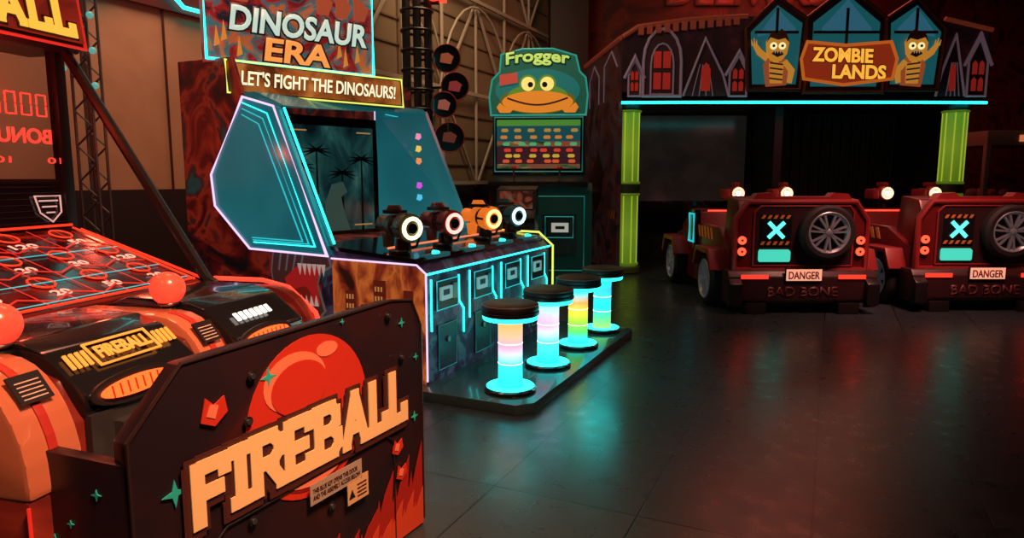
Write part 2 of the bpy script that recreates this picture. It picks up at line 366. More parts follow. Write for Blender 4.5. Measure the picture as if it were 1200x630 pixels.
for k, (dx) in enumerate((.05, .10, .15)):
    tube(P, 'wing_near_line_%d' % k, [(-1.84-dx*.1, -.173, 1.83-dx*.75), (-1.60-dx*.75, -.173, 1.75-dx*.65), (-1.235-dx, -.173, .86+dx*.3), (-1.80-dx*.1, -.173, .87+dx*.3)], .0035, LEDD if k else LED)
pxy(P, 'cabinet_upper', [(-2.48, -.1), (-2.10, -.1), (-1.99, .30), (-1.78, 1.06), (-1.75, 1.66), (-2.48, 1.66)], (.87, 2.08), DART)
pxz(P, 'side_fin_near', [(-2.48, .87), (-1.6, .87), (-1.95, 1.5), (-1.9, 1.86), (-1.98, 2.10), (-2.48, 2.10)], (-.12, -.09), DART)
sa = V((-1.97, .33, 0)); sb = V((-1.74, 1.05, 0)); sd = (sb-sa).normalized(); sw = (sb-sa).length
fc = Fr(P, sa+V((0, 0, .9)), sd, (0, 0, 1))
SCREEN = ART('screen_jungle', [(.34, (.004, .014, .018)), (.47, (.012, .06, .065)), (.56, (.03, .14, .13)), (.66, (.14, .28, .25)), (.76, (.35, .42, .35))], 4, em=.36, dist=.6, rough=.12, stretch=(1, 1, .6))
fc.rect('screen_bezel', -.05, sw+.05, -.05, .87, GLOSS, 0, .02)
fc.rect('screen_picture', 0, sw, 0, .80, SCREEN, .02, .006)
random.seed(21)
for q, (x, h) in enumerate(((.10, .50), (.24, .62), (.46, .45), (.64, .56))):
    ps = [[(x-.012, 0), (x+.012, 0), (x+.006, h), (x-.006, h)]]
    for a in range(9):
        an = -.5+a*(math.pi+1)/8; r = .15; ex, ey = x+r*math.cos(an), h+.05*math.sin(an)*1.5-.03*abs(math.cos(an))
        ps.append([(x, h+.012), (x, h-.012), (ex, ey)])
    fc.multi('screen_palm_%d' % q, ps, M('palm_silhouette', (.004, .03, .03), .4), .027+q*.001, .001)
fc.poly('screen_creature', [(.28, .0), (.30, .22), (.36, .36), (.46, .38), (.50, .30), (.44, .26), (.47, .14), (.52, .0)], M('screen_beast', (.02, .05, .04), .4, em=(.05, .10, .08), es=.5), .032, .001)
fc.line('screen_hud', [(.03, .76, .16, .76), (.60, .76, .73, .76), (.03, .04, .18, .04), (.56, .04, .73, .04)], .010, E('hud', (.7, .35, .10), .5), .033, .001)
def quad(par, name, a, b_, c, d_, mat, t=.02):
    n = (V(b_)-V(a)).cross(V(d_)-V(a)).normalized()*t
    return prism(par, name, [a, b_, c, d_], [V(q)-n for q in (a, b_, c, d_)], mat)
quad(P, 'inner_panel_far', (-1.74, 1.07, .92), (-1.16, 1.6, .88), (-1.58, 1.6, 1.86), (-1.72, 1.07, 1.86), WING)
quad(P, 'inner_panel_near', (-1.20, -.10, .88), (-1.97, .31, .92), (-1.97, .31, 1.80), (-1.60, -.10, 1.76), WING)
tube(P, 'inner_far_led', [(-1.60, 1.59, 1.86), (-1.18, 1.6, .90)], .009, LED)
tube(P, 'inner_far_led_b', [(-1.66, 1.15, 1.82), (-1.62, 1.5, 1.80), (-1.34, 1.48, 1.2)], .004, LEDD)
tube(P, 'inner_far_led_c', [(-1.72, 1.08, .95), (-1.715, 1.08, 1.84)], .006, LEDP)
tube(P, 'inner_near_led', [(-1.56, -.10, 1.755), (-1.19, -.10, .89)], .008, LED)
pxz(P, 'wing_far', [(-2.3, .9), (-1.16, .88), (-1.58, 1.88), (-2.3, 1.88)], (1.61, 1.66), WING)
fi = Fr(P, (-1.50, 1.33, 0), V((.58, .53, 0)), (0, 0, 1))
for k, c in enumerate(((.9, .3, .5), (.9, .6, .1), (.9, .3, .1), (.6, .9, .1), (.7, .1, .8), (.1, .6, .9))):
    fi.poly('weapon_icon_%d' % k, [(0, 1.63-k*.10), (.03, 1.62-k*.10), (.05, 1.64-k*.10), (.045, 1.67-k*.10), (.01, 1.675-k*.10)], E('icon_%d' % k, c, .9), .02+k*.002, .01)
prism(P, 'screen_hood', [(-2.0, -.1, 1.80), (-1.56, -.1, 1.77), (-1.70, .4, 1.80), (-1.58, 1.2, 1.84), (-1.56, 1.62, 1.86), (-1.9, 1.62, 1.86)],
      [(-2.02, -.1, 1.87), (-1.80, -.1, 1.87), (-1.80, .4, 1.87), (-1.64, 1.2, 1.88), (-1.60, 1.62, 1.90), (-1.9, 1.62, 1.90)], TEALFR)
ha = V((-2.02, -.13, 0)); hb = V((-1.50, 1.16, 0)); hd = (hb-ha).normalized(); hw = (hb-ha).length
hn = hd.cross(V((0, 0, 1)))
MARQ = ART('marquee_fire', [(.3, (.14, .03, .008)), (.5, (.60, .17, .03)), (.7, (.85, .40, .10))], 4, em=.42, dist=1)
prism(P, 'marquee_box', [ha+V((0, 0, 1.86)), hb+V((0, 0, 1.86)), hb-hn*.3+V((0, 0, 1.86)), ha-hn*.3+V((0, 0, 1.86))],
      [ha-hn*.02+V((0, 0, 2.08)), hb-hn*.02+V((0, 0, 2.08)), hb-hn*.3+V((0, 0, 2.08)), ha-hn*.3+V((0, 0, 2.08))], BLACK)
fm = Fr(P, ha+V((0, 0, 1.87)), hd, V((0, 0, 1))-hn*.09)
fm.rect('marquee_face', .02, hw-.02, .015, .20, MARQ, .010, .004)
fm.text('marquee_text', "LET'S FIGHT THE DINOSAURS!", .09, .055, hw-.17, .100, E('marquee_letters', (1, .86, .55), 1.1), .021, off=.018, outl=.022, olm=BROWN, shear=.12)
fm.frame('marquee_led', [(0, 0), (hw, 0), (hw, .215), (0, .215)], .006, LEDY, .012)
TOPART = ART('topper_art', [(.35, (.02, .02, .03)), (.46, (.45, .02, .015)), (.55, (.02, .20, .22)), (.64, (.70, .15, .03)), (.8, (.05, .30, .30))], 4.2, em=.45, dist=1.5)
ta = V((-2.16, -.16, 0)); tb = V((-1.66, 1.0, 0)); td = (tb-ta).normalized(); tw = (tb-ta).length; tn = td.cross(V((0, 0, 1)))
prism(P, 'topper_board', [ta+V((0, 0, 2.08)), tb+V((0, 0, 2.08)), tb-tn*.08+V((0, 0, 2.08)), ta-tn*.08+V((0, 0, 2.08))],
      [ta+V((0, 0, 3.0)), tb+V((0, 0, 3.0)), tb-tn*.08+V((0, 0, 3.0)), ta-tn*.08+V((0, 0, 3.0))], TOPART)
ft = Fr(P, ta+V((0, 0, 2.10)), td, (0, 0, 1))
ft.text('title_top', 'DINOSAUR', .15, .20, tw-.22, .17, E('title_ice', (.62, .78, .66), .85), .024, off=.03, outl=.05, olm=M('title_navy', (.01, .05, .08), .4), shear=.15)
ft.text('title_bottom', 'ERA', .38, .02, .5, .16, E('title_orange', (1, .35, .08), .9), .030, off=.03, outl=.05, olm=BROWN, shear=.15)
ft.frame('topper_led', [(0, 0), (tw, 0), (tw, .88), (0, .88)], .009, LED, .006)
ft.frame('topper_led_red', [(.9, .6), (1.0, .75), (1.2, .75)], .008, LEDR, .01, False)
dino_head(ft, .55, .62, .4, 'topper_dino')
ft.multi('topper_claws', [[(x, .40), (x+.09, .40), (x+.13, .50), (x+.0, .60)] for x in (.2, .8, .95, 1.1)], M('claw_print', (.6, .12, .05), .5, em=(.6, .12, .05), es=.4), .008, .004)
ft.multi('crystal_shards', [[(x, y), (x+.04, y+.02), (x+.02, y+.14)] for x, y in ((.05, .08), (.1, .12), (1.0, .04), (1.1, .08), (.95, .1), (.2, .03))], M('shard', (.8, .3, .05), .4, em=(.9, .35, .05), es=.5), .010, .004)
def gun(y, body, ring, k):
    o = V((-.74, y, 1.0)); n_ = 'gun_%d_' % k
    cyl(P, n_+'post', (o.x-.02, y, .84), (o.x-.02, y, .93), .035, BLACK, .025)
    cyl(P, n_+'mount', (o.x-.02, y, .84), (o.x-.02, y, .865), .07, BLACK)
    ax = V((1, -.45, -.06)).normalized(); r0 = o+V((.085, -.02, 0))
    lathe(P, n_+'body', [(0, 0), (.062, 0), (.088, .012), (.092, .05), (.084, .10), (.055, .12), (.055, .16), (.072, .17), (.072, .22), (.045, .25), (.045, .30), (.052, .31), (.052, .35), (.03, .355), (.03, .33), (0, .33)], r0, -ax, body, 28)
    torus(P, n_+'ring_light', r0+ax*.004, ax, .060, .012, ring)
    cyl(P, n_+'ring_core', r0-ax*.002, r0+ax*.012, .036, GLOSS)
    torus(P, n_+'collar', r0-ax*.14, ax, .058, .012, BLACK)
    for q in range(5):
        an = q*math.tau/5; e1 = ax.cross(V((0, 0, 1))).normalized(); e2 = ax.cross(e1); of = (e1*math.cos(an)+e2*math.sin(an))*.085
        cyl(P, n_+'rib_%d' % q, r0-ax*.02+of, r0-ax*.10+of, .010, BLACK, seg=8)
    box(P, n_+'rail', (o.x-.14, o.x+.02), (y-.01, y+.03), (1.085, 1.11), BLACK, .005)
    pxz(P, n_+'sight', [(o.x-.12, 1.10), (o.x-.0, 1.10), (o.x-.03, 1.14), (o.x-.10, 1.14)], (y-.005, y+.025), body, .003)
    pxz(P, n_+'grip', [(o.x+.04, .94), (o.x-.02, .94), (o.x+.00, .865), (o.x+.06, .865)], (y-.02, y+.02), BLACK, .006)
    pxz(P, n_+'magazine', [(o.x-.10, .96), (o.x-.18, .96), (o.x-.17, .87), (o.x-.11, .87)], (y+.03, y+.07), body, .006)
    tube(P, n_+'cable', [(o.x-.02, y+.03, .86), (o.x+.06, y+.06, .88), (o.x+.1, y+.04, .94), (o.x+.07, y+.02, .97)], .008, BLACK)
gun(.0, M('gun_olive', (.085, .085, .035), .35, coat=.3), E('ring_warm', (1, .80, .40), 3.0), 0)
gun(.52, M('gun_red', (.22, .03, .03), .35, coat=.3), E('ring_pink', (1, .30, .25), 2.8), 1)
gun(1.12, M('gun_orange', (.8, .20, .02), .35, em=(1, .22, .02), es=.6), E('ring_orange', (1, .45, .12), 4), 2)
gun(1.58, M('gun_teal', (.03, .14, .16), .35), E('ring_ice', (.55, .85, .9), 2.6), 3)

# ---------------------------------------------------------------- stools
OR_, PK, YL, CY, GN, BL, WH = (1, .35, .08), (.9, .40, .6), (.9, .72, .05), (.02, .80, .82), (.12, .85, .12), (.1, .5, .95), (.6, .7, .8)
st = [[(0, CY), (.33, (.05, .70, .85)), (.5, WH), (.62, PK), (.8, (.9, .50, .30)), (1, OR_)],
      [(0, CY), (.35, (.1, .70, .85)), (.5, WH), (.65, PK), (.85, (.70, .5, .9)), (1, (.4, .65, .9))],
      [(0, CY), (.2, GN), (.4, (.35, .8, .05)), (.6, YL), (.8, OR_), (1, (.1, .6, .7))],
      [(0, (.3, .7, .1)), (.2, (.1, .8, .3)), (.45, CY), (.7, (.05, .7, .9)), (.85, (.05, .5, .9)), (1, CY)]]
VINYL = M('seat_vinyl', (.025, .022, .022), .45, bump=.05, bscale=200)
for k in range(4):
    c = V((-.01, 3.92, .06))+D*(.593*k)
    s = root('arcade_stool', c)
    lathe(s, 'base_plate', [(0, 0), (.150, 0), (.155, .006), (.155, .022), (.145, .03), (.08, .034), (0, .034)], (0, 0, 0), (0, 0, 1), GLOSS)
    torus(s, 'base_light', (0, 0, .028), (0, 0, 1), .135, .008, LED)
    lathe(s, 'base_glow_disc', [(.08, .034), (.085, .036), (.125, .034), (.125, .03)], (0, 0, 0), (0, 0, 1), LED)
    lathe(s, 'column', [(0, .034), (.078, .034), (.078, .05), (.072, .055), (.072, .40), (.078, .41), (.078, .43), (0, .43)], (0, 0, 0), (0, 0, 1), GRADZ('stool_gradient_%d' % k, st[k], .05, .41, 1.25), 36)
    torus(s, 'column_band_mid', (0, 0, .17), (0, 0, 1), .0722, .0022, WHITE_E)
    torus(s, 'column_band_top', (0, 0, .29), (0, 0, 1), .0722, .0022, WHITE_E)
    lathe(s, 'seat_light', [(0, .425), (.13, .425), (.158, .432), (.163, .44), (.163, .455), (.15, .46), (0, .46)], (0, 0, 0), (0, 0, 1), LED)
    lathe(s, 'seat_pan', [(0, .458), (.165, .458), (.170, .465), (.170, .478), (.165, .482), (0, .482)], (0, 0, 0), (0, 0, 1), BLACK)
    lathe(s, 'seat_cushion', [(0, .48), (.160, .48), (.168, .49), (.168, .51), (.160, .524), (.14, .53), (.05, .528), (0, .527)], (0, 0, 0), (0, 0, 1), VINYL)
    torus(s, 'seat_piping', (0, 0, .518), (0, 0, 1), .164, .004, M('piping', (.2, .17, .15), .4))

# ---------------------------------------------------------------- rolling ball arcade machine (foreground)
FBR = root('rolling_ball_arcade_machine', (-1.063, 1.794, 0), -14)
FB = root('front_guard', (.544, .822, 0), -14, FBR)
P = FB
PANEL = ART('panel_print', [(.4, (.014, .008, .012)), (.6, (.026, .008, .010)), (.75, (.06, .010, .008))], 2.2, rough=.35)
pyz(P, 'front_panel', [(-1.127, .0), (-1.127, .71), (-.98, .86), (-.17, .885), (-.06, .87), (0, .77), (0, 0)], (-.05, 0), PANEL, .006)
tube(P, 'panel_edge_trim', [(.0, -1.125, .05), (.0, -1.125, .71), (.0, -.98, .86), (.0, -.17, .886), (.0, -.055, .87), (.0, 0, .77), (.0, 0, .02)], .005, M('trim_gunmetal', (.10, .06, .06), .3, .8))
fp = Fr(P, (0, 0, 0), (0, 1, 0), (0, 0, 1))
BR = M('ball_red', (.50, .030, .015), .4, em=(.6, .03, .01), es=.07); BR2 = M('ball_light', (.72, .20, .10), .4, em=(.8, .15, .06), es=.06); BR3 = M('ball_dark', (.20, .010, .012), .4)
bc = (-.56, .60)
fp.disc('ball_print', *bc, .245, BR, .002, .002, seg=48)
fp.disc('ball_shade', bc[0]+.0, bc[1]-.0, .225, BR3, .004, .0015, seg=48, a0=math.pi*1.02, a1=math.pi*1.98)
fp.disc('ball_spot', bc[0]+.07, bc[1]+.19, .045, BR2, .0045, .0015, sy=.5)
fp.disc('ball_window', bc[0]-.06, bc[1]+.12, .12, BR2, .0045, .0015, sy=.72)
fp.disc('ball_window_inner', bc[0]-.045, bc[1]+.10, .11, BR, .006, .0015, sy=.72)
fp.disc('ball_band', bc[0]+.0, bc[1]-.13, .15, BR2, .0055, .0015, sy=.55)
fp.disc('ball_band_in', bc[0]+.01, bc[1]-.115, .135, BR3, .007, .0015, sy=.55)
fp.block_text('logo_outline', 'FIREBALL', -.985, .435, .875, .175, .040, BROWN, .009, grow=.013, slope=.015, hgrow=.12)
fp.block_text('logo_shadow', 'FIREBALL', -.995, .420, .875, .175, .040, BROWN, .0085, grow=.010, slope=.015, hgrow=.12)
fp.block_text('logo', 'FIREBALL', -.985, .435, .875, .175, .040, CREAM, .0145, slope=.015, hgrow=.12)
FL = M('flame_red', (.30, .014, .008), .45, em=(.4, .02, .01), es=.04); FL2 = M('flame_orange', (.50, .05, .015), .45, em=(.6, .06, .02), es=.06)
def flames(x0, x1, h, mat, hh, seed):
    random.seed(seed); n = 7; st_ = (x1-x0)/n
    for i in range(n):
        k = .35+.65*(i/n); top = h*k*random.uniform(.75, 1.15); x = x0+i*st_; w_ = st_*1.5
        fp.poly('flame_%d_%d' % (seed, i), [(x-w_*.2, .01), (min(x+w_, x1), .01), (min(x+w_*.98, x1), top*.35), (min(x+w_*.7, x1), top*.62), (min(x+w_*.78, x1), top), (x+w_*.4, top*.75), (x+w_*.22, top*.55), (x+w_*.18, top*.72), (x-w_*.02, top*.4)], mat, hh+i*.0003, .001)
flames(-.66, -.012, .36, FL, .002, 2); flames(-.48, -.012, .22, FL2, .0045, 7)
fp.frame('door_outline', [(-.92, .02), (-.92, .37), (-.88, .40), (-.22, .42), (-.18, .39), (-.18, .02)], .003, BLACK, .006, False)
for k, (x, y, r) in enumerate(((-1.02, .55, .035), (-.72, .76, .028), (-.12, .80, .018), (-.055, .44, .02), (-.42, .86, .010), (-.04, .66, .014))):
    fp.star('star_%d' % k, x, y, r, TEALPRINT)
for k, (x, y, r) in enumerate(((-.90, .72, .04), (-.16, .36, .03), (-.14, .26, .03))):
    fp.poly('debris_%d' % k, [(x-r, y-r*.5), (x, y-r), (x+r, y-r*.3), (x+r*.8, y+r*.8), (x, y+r*.4), (x-r*.6, y+r)], BR, .006, .003)
    fp.poly('debris_face_%d' % k, [(x-r*.6, y-r*.2), (x, y-r*.5), (x+r*.3, y+.3*r), (x-r*.3, y+r*.5)], BR2, .009, .002)
fp.rect('instruction_label', -.60, -.37, .335, .40, M('label_grey', (.35, .28, .22), .5), .021, .002)
fp.text('instruction_text', 'THIS BLUE KEY OPENS THIS DOOR\nAND THE ASSEMBLY ACCESS BELOW', -.59, .348, .21, .036, BROWN, .024, t=.001)
fp.rect('warning_label', -.44, -.34, .265, .345, M('label_tan', (.60, .38, .18), .5), .021, .002)
fp.poly('warning_triangle', [(-.435, .283), (-.405, .283), (-.42, .313)], BLACK, .023, .001)
fp.line('warning_lines', [(-.395, .28+i*.013, -.35, .28+i*.013) for i in range(4)], .005, BROWN, .023, .001)
for k, (x, y) in enumerate(((-.50, .29), (-.20, .84), (-.78, .78), (-.13, .68), (-.80, .66), (-.80, .38))):
    fp.disc('bolt_%d' % k, x, y, .014, BLACK, .010, .004); fp.disc('bolt_head_%d' % k, x, y, .008, GREY, .014, .004)
P = FBR
pxz(P, 'side_cheek_near', [(-.06, 0), (-.06, .68), (.272, .655), (.272, 0)], (-.27, -.235), PANEL, .005)
fn = Fr(P, (0, -.27, 0), (1, 0, 0), (0, 0, 1))
for k, (x, y, r) in enumerate(((.18, .58, .014), (.02, .60, .012), (.10, .50, .010), (.05, .45, .02), (.2, .42, .012))): fn.star('cheek_star_%d' % k, x, y, r, TEALPRINT, .001)
box(P, 'ball_tray', (.055, .24), (-.235, .30), (.50, .53), DARK)
random.seed(5)
for k in range(4): ball(P, 'loose_ball_%d' % k, (.105+random.random()*.03, -.17+k*.082, .567), .037, M('ball_cream', (.5, .33, .13), .3))
CONS = ART('console_red', [(.35, (.06, .008, .006)), (.6, (.22, .025, .015)), (.8, (.40, .05, .02))], 3, rough=.3, em=.05)
Y0, Y1 = -.33, .985
pxz(P, 'console_body', [(.02, .0), (.02, .70), (-.04, .80), (-.17, .84), (-.55, .85), (-.55, 0)], (Y0+.02, Y1), CONS, .006)
PEACH = M('pod_peach', (.50, .15, .07), .25, coat=.6, em=(.9, .14, .05), es=.08)
for j, (yc, wv) in enumerate(((-.25, .075), (.37, .06), (.955, .03))):
    pts = [(.05-.20*(1-math.cos(t)), .60+.27*math.sin(t)) for t in [i*math.pi/2/8 for i in range(9)]]
    pxz(P, 'pod_%d' % j, [(.05, .57)]+pts+[(-.50, .87), (-.50, .57)], (yc-wv, yc+wv), PEACH if j < 2 else CONS, .012)
    pxz(P, 'pod_leg_%d' % j, [(.045, .0), (.045, .568), (-.50, .568), (-.50, .0)], (yc-wv, yc+wv), CONS, .01)
    if j < 2: pxz(P, 'pod_stripe_%d' % j, [(.053, .58)]+[(x+.004, z+.002) for x, z in pts]+[(-.14, .85), (.0, .6), (.0, .58)], (yc-.012, yc+.012), REDPRINT, .002)
tube(P, 'leg_red_strip', [(.05, -.33, .04), (.05, -.33, .56)], .004, REDDIM)
DOME = M('dome_red', (.9, .08, .04), .25, em=(1, .05, .025), es=1.1, coat=.5)
for j, (xc, yc) in enumerate(((-.205, -.158), (-.21, .44))):
    cyl(P, 'dome_post_%d' % j, (xc, yc, .84), (xc, yc, .89), .028, BLACK, .022)
    torus(P, 'dome_collar_%d' % j, (xc, yc, .885), (0, 0, 1), .026, .008, GREY)
    ball(P, 'dome_lamp_%d' % j, (xc, yc, .935), .056, DOME)
AMB = E('amber_sign', (1, .30, .04), 1.4); ORB = E('orange_lens', (1, .09, .015), 2.6); GRB = E('green_lens', (.25, .9, .25), .9)
for j, yc in enumerate((.06, .665)):
    w2 = .205
    pxz(P, 'hood_%d' % j, [(.03, .70), (.035, .765), (-.09, .865), (-.17, .89), (-.40, .895), (-.50, .86), (-.50, .80), (-.07, .78)], (yc-w2, yc+w2), GLOSS, .012)
    a = V((.033, yc-w2, .770)); up = V((-.125, 0, .10)).normalized()
    fd = Fr(P, a, (0, 1, 0), up)
    if j == 0:
        fd.text('amber_text_%d' % j, 'FIREBALL', .115, .078, .18, .042, AMB, .012, off=.02)
        fd.frame('amber_frame_%d' % j, [(.10, .060), (.31, .060), (.31, .137), (.10, .137)], .003, AMB, .010)
        fd.multi('amber_ticks_l_%d' % j, [[(.02+i*.018, .07), (.03+i*.018, .07), (.035+i*.018, .12), (.025+i*.018, .12)] for i in range(4)], AMB, .008, .004)
        fd.multi('amber_ticks_r_%d' % j, [[(.32+i*.018, .07), (.33+i*.018, .07), (.335+i*.018, .12), (.325+i*.018, .12)] for i in range(4)], AMB, .008, .004)
    else:
        fd.multi('white_ticks_%d' % j, [[(.07+i*.030, .06), (.088+i*.030, .06), (.093+i*.030, .095), (.075+i*.030, .095)] for i in range(7)], WHITE_E, .008, .004)
    fl = Fr(P, (.036, yc-.045, .720), (0, 1, 0), V((-.25, 0, 1)))
    fl.disc('lens_bezel_%d' % j, .0, .030, .15, BLACK, .002, .012, sy=.28)
    fl.disc('lens_%d' % j, .0, .030, .12, ORB, .014, .010, sy=.20)
    fl.line('lens_bars_%d' % j, [(-.09+i*.026, .014, -.09+i*.026, .046) for i in range(8)], .003, REDPRINT, .024, .003)
    fq = Fr(P, (.022, yc, .60), (0, 1, 0), (0, 0, 1))
    fq.rect('coin_plate_%d' % j, -.20, .20, -.12, .11, DARK, .0, .02)
    fq.rect('ticket_light_%d' % j, .0, .13, -.05, .085, GRB, .02, .01)
    fq.line('ticket_light_bars_%d' % j, [(.02+i*.03, -.04, .02+i*.03, .075) for i in range(4)], .006, DARK, .03, .002)
    fq.rect('reader_%d' % j, -.13, -.04, -.02, .075, GREY, .02, .03)
    fq.disc('knob_%d' % j, -.085, .0, .026, WHITE_E, .05, .02)
for j, (y0) in enumerate((-.25, .37)):
    fz = Fr(P, (-.02, y0-.05, .785), (0, 1, 0), V((-.6, 0, .8)))
    fz.rect('rules_card_%d' % j, .008, .092, -.02, .055, BLACK, .022, .006)
    fz.line('rules_text_%d' % j, [(.018, -.01+i*.011, .08, -.01+i*.011) for i in range(5)], .003, M('rules_ink', (.6, .4, .3), .5, em=(.7, .4, .3), es=.1), .0285, .001)
PX0, PX1 = -.50, -1.15
PF = ART('playfield_red', [(.4, (.010, .003, .004)), (.55, (.05, .005, .004)), (.7, (.13, .012, .008))], 4, em=.15, rough=.15)
pxz(P, 'playfield', [(PX0, .6), (PX0, .87), (PX1, 1.09), (PX1, .6)], (Y0, Y1-.01), PF)
box(P, 'cabinet_rear_base', (-1.35, PX0), (Y0, Y1-.01), (0, .62), BLACK, .004)
upf = V((PX1-PX0, 0, .22)).normalized()
fpf = Fr(P, (PX0, 0, .873), (0, 1, 0), upf)
RR = E('ring_red', (1, .04, .012), 1.2); SW = E('score_white', (1, .42, .30), 1.3)
LN = .68
for k, (x, y, t_) in enumerate(((.84, .12, '20'), (.62, .12, '50'), (.40, .12, '20'), (.88, .32, '120'), (.66, .32, '30'), (.44, .32, '20'), (.84, .52, '50'), (.60, .52, '120'), (.36, .52, '70'), (.16, .14, '20'), (.16, .36, '50'))):
    w_ = .035*len(t_)
    torus(P, 'target_ring_%d' % k, fpf.pt(x, y+.085, .004), fpf.n, .042, .0035, RR, 24)
    fpf.disc('target_hole_%d' % k, x, y+.085, .036, BLACK, .0, .003, seg=20)
    fpf.text('target_score_%d' % k, t_, x-w_/2, y-.025, w_, .042, SW, .003, off=.015, t=.002)
fpf.line('lane_lights', [(.95, .02, .95, LN-.02), (-.2, .02, -.2, LN-.02), (.96, .03, Y0+.03, .03)], .008, RR, .003, .006)
zz = []
for r in range(3):
    for i in range(12):
        zz.append((.93-.1*i, .06+r*.2+(i % 2)*.05, .83-.1*i, .06+r*.2+((i+1) % 2)*.05))
fpf.line('zigzag_lights', zz, .006, REDDIM, .003, .003)
fpf.line('grid_lines', [(.95-j*.11, .03, .95-j*.11, LN-.02) for j in range(11)], .004, REDDIM, .002, .002)
fpf.line('teal_lines', [(.95, .20, -.2, .20), (.95, .42, -.2, .42), (.96, .055, -.2, .055)], .004, LEDD, .004, .002)
pxz(P, 'rear_lower_board', [(PX1, 1.07), (PX1+.02, 1.07), (PX1-.02, 1.30), (PX1-.04, 1.30)], (Y0, Y1-.01), GLOSS)
fr_ = Fr(P, (PX1+.022, 0, 1.09), (0, 1, 0), (-.17, 0, 1))
BL_ = E('badge_line', (.8, .45, .4), .8)
for k, y in enumerate((.86, .52, .15)):
    fr_.frame('badge_%d' % k, [(y-.06, .14), (y+.06, .14), (y+.05, .07), (y, .03), (y-.05, .07)], .003, BL_, .006)
    fr_.line('badge_bars_%d' % k, [(y-.045, .12, y+.045, .12), (y-.035, .095, y+.035, .095), (y-.02, .07, y+.02, .07)], .006, BL_, .004, .003)
fr_.line('board_red_strip', [(Y0+.02, .012, .95, .012)], .010, RR, .004, .004)
fr_.line('board_grid', [(Y0, .03+i*.025, .96, .03+i*.025) for i in range(8)], .002, DARK, .0, .002)
box(P, 'post_far', (PX1-.03, PX1+.02), (Y1-.05, Y1-.0), (1.08, 1.90), BLACK, .004)
tube(P, 'slanted_frame_far', [(-.42, Y1-.02, .86), (-.47, Y1-.02, .885), (-1.12, Y1-.02, 1.86)], .022, BLACK)
tube(P, 'side_rail_far', [(-.20, Y1+.004, .885), (-.50, Y1+.004, .88), (-1.12, Y1+.004, 1.08)], .006, RR)
tube(P, 'side_strip_far', [(.055, Y1+.004, .66), (.02, Y1+.004, .76), (-.10, Y1+.004, .86), (-.22, Y1+.004, .885), (-.45, Y1+.004, .885)], .009, LEDR)
GLASS = M('smoked_glass', (.05, .03, .03), .05, alpha=.14)
gx = PX1
prism(P, 'glass_back', [(gx, Y0, 1.28), (gx, Y1-.04, 1.28), (gx-.005, Y1-.04, 1.28), (gx-.005, Y0, 1.28)], [(gx, Y0, 1.84), (gx, Y1-.04, 1.84), (gx-.005, Y1-.04, 1.84), (gx-.005, Y0, 1.84)], GLASS)
SEG = E('segment_red', (1, .05, .03), 1.3)
fg = Fr(P, (gx+.004, 0, 1.28), (0, 1, 0), (0, 0, 1))
def seg_digit(fr, name, x, y, w, h):
    fr.line(name, [(x, y, x+w, y), (x, y+h, x+w, y+h), (x, y, x, y+h*.47), (x, y+h*.53, x, y+h), (x+w, y, x+w, y+h*.47), (x+w, y+h*.53, x+w, y+h)], w*.14, SEG, .002, .003)
for i in range(4): seg_digit(fg, 'digit_%d' % i, .64+i*.068, .28, .042, .085)
fg.text('display_bonus', 'BONUS', .62, .165, .28, .062, SEG, .002, off=.02, mirror=True)
fg.text('display_small', '001      01', .60, .085, .34, .025, SEG, .002)
fg.disc('display_dot', .56, .30, .022, SEG, .002)
MR = ART('marquee_red', [(.35, (.12, .005, .004)), (.6, (.50, .03, .01)), (.8, (.75, .1, .02))], 3, em=.5)
pxz(P, 'marquee_box', [(-1.35, 1.83), (-1.09, 1.83), (-1.05, 1.86), (-1.12, 2.35), (-1.35, 2.35)], (Y0-.2, Y1+.03), BLACK, .006)
fmk = Fr(P, (-1.046, 0, 1.86), (0, 1, 0), V((-.07, 0, .49)))
fmk.rect('marquee_face', Y0-.18, Y1+.02, .01, .47, MR, .004, .004)
fmk.block_text('marquee_text_outline', 'FIREBALL', .05, .025, .92, .165, .034, BROWN, .009, grow=.008)
fmk.block_text('marquee_text', 'FIREBALL', .05, .025, .92, .165, .034, E('marquee_yellow', (1, .46, .05), 1.2), .0145)
tube(P, 'marquee_trim', [(-1.045, Y0-.2, 1.85), (-1.045, Y1+.03, 1.85), (-1.11, Y1+.03, 2.34)], .006, REDDIM)

# ---------------------------------------------------------------- high striker tower
HS = root('high_striker_tower', (-1.02, 7.75, 0)); P = HS
box(P, 'base', (-.35, .35), (-.25, .3), (0, .5), M('striker_base', (.08, .01, .01), .4), .03)
for sx in (-.12, 0, .12): cyl(P, 'tube_%d' % int(sx*100+50), (sx-.02, 0, .5), (sx-.02, 0, 4.2), .045, DARK)
for k in range(16): torus(P, 'band_%d' % k, (-.02, 0, .8+k*.21), (0, 0, 1), .17, .016, BLACK, 20)
fh = Fr(P, (.26, -.06, 0), (1, 0, 0), (0, 0, 1))
for k, (x, z, r) in enumerate(((.05, 2.60, .15), (.14, 2.30, .15), (.02, 2.10, .14), (.08, 1.75, .16))):
    fh.disc('sign_disc_%d' % k, x, z, r, GLOSS, k*.03, .03); fh.frame('sign_rim_%d' % k, [(x+r*math.cos(t*math.tau/24), z+r*math.sin(t*math.tau/24)) for t in range(24)], .006, REDPRINT, k*.03+.03)
    fh.poly('sign_emblem_%d' % k, [(x-r*.5, z-.04), (x+r*.3, z-.06), (x+r*.5, z+.02), (x+r*.1, z+.06), (x-r*.4, z+.05)], E('emblem_%d' % k, ((.5, .12, .05), (.4, .05, .05), (.5, .15, .10), (.2, .05, .03))[k], .4), k*.03+.03, .004)
    cyl(P, 'sign_bracket_%d' % k, (0, .0, z), (.26+x, -.04, z), .014, BLACK)
box(P, 'red_beacon', (.12, .30), (-.1, .1), (3.22, 3.32), LEDR, .01)
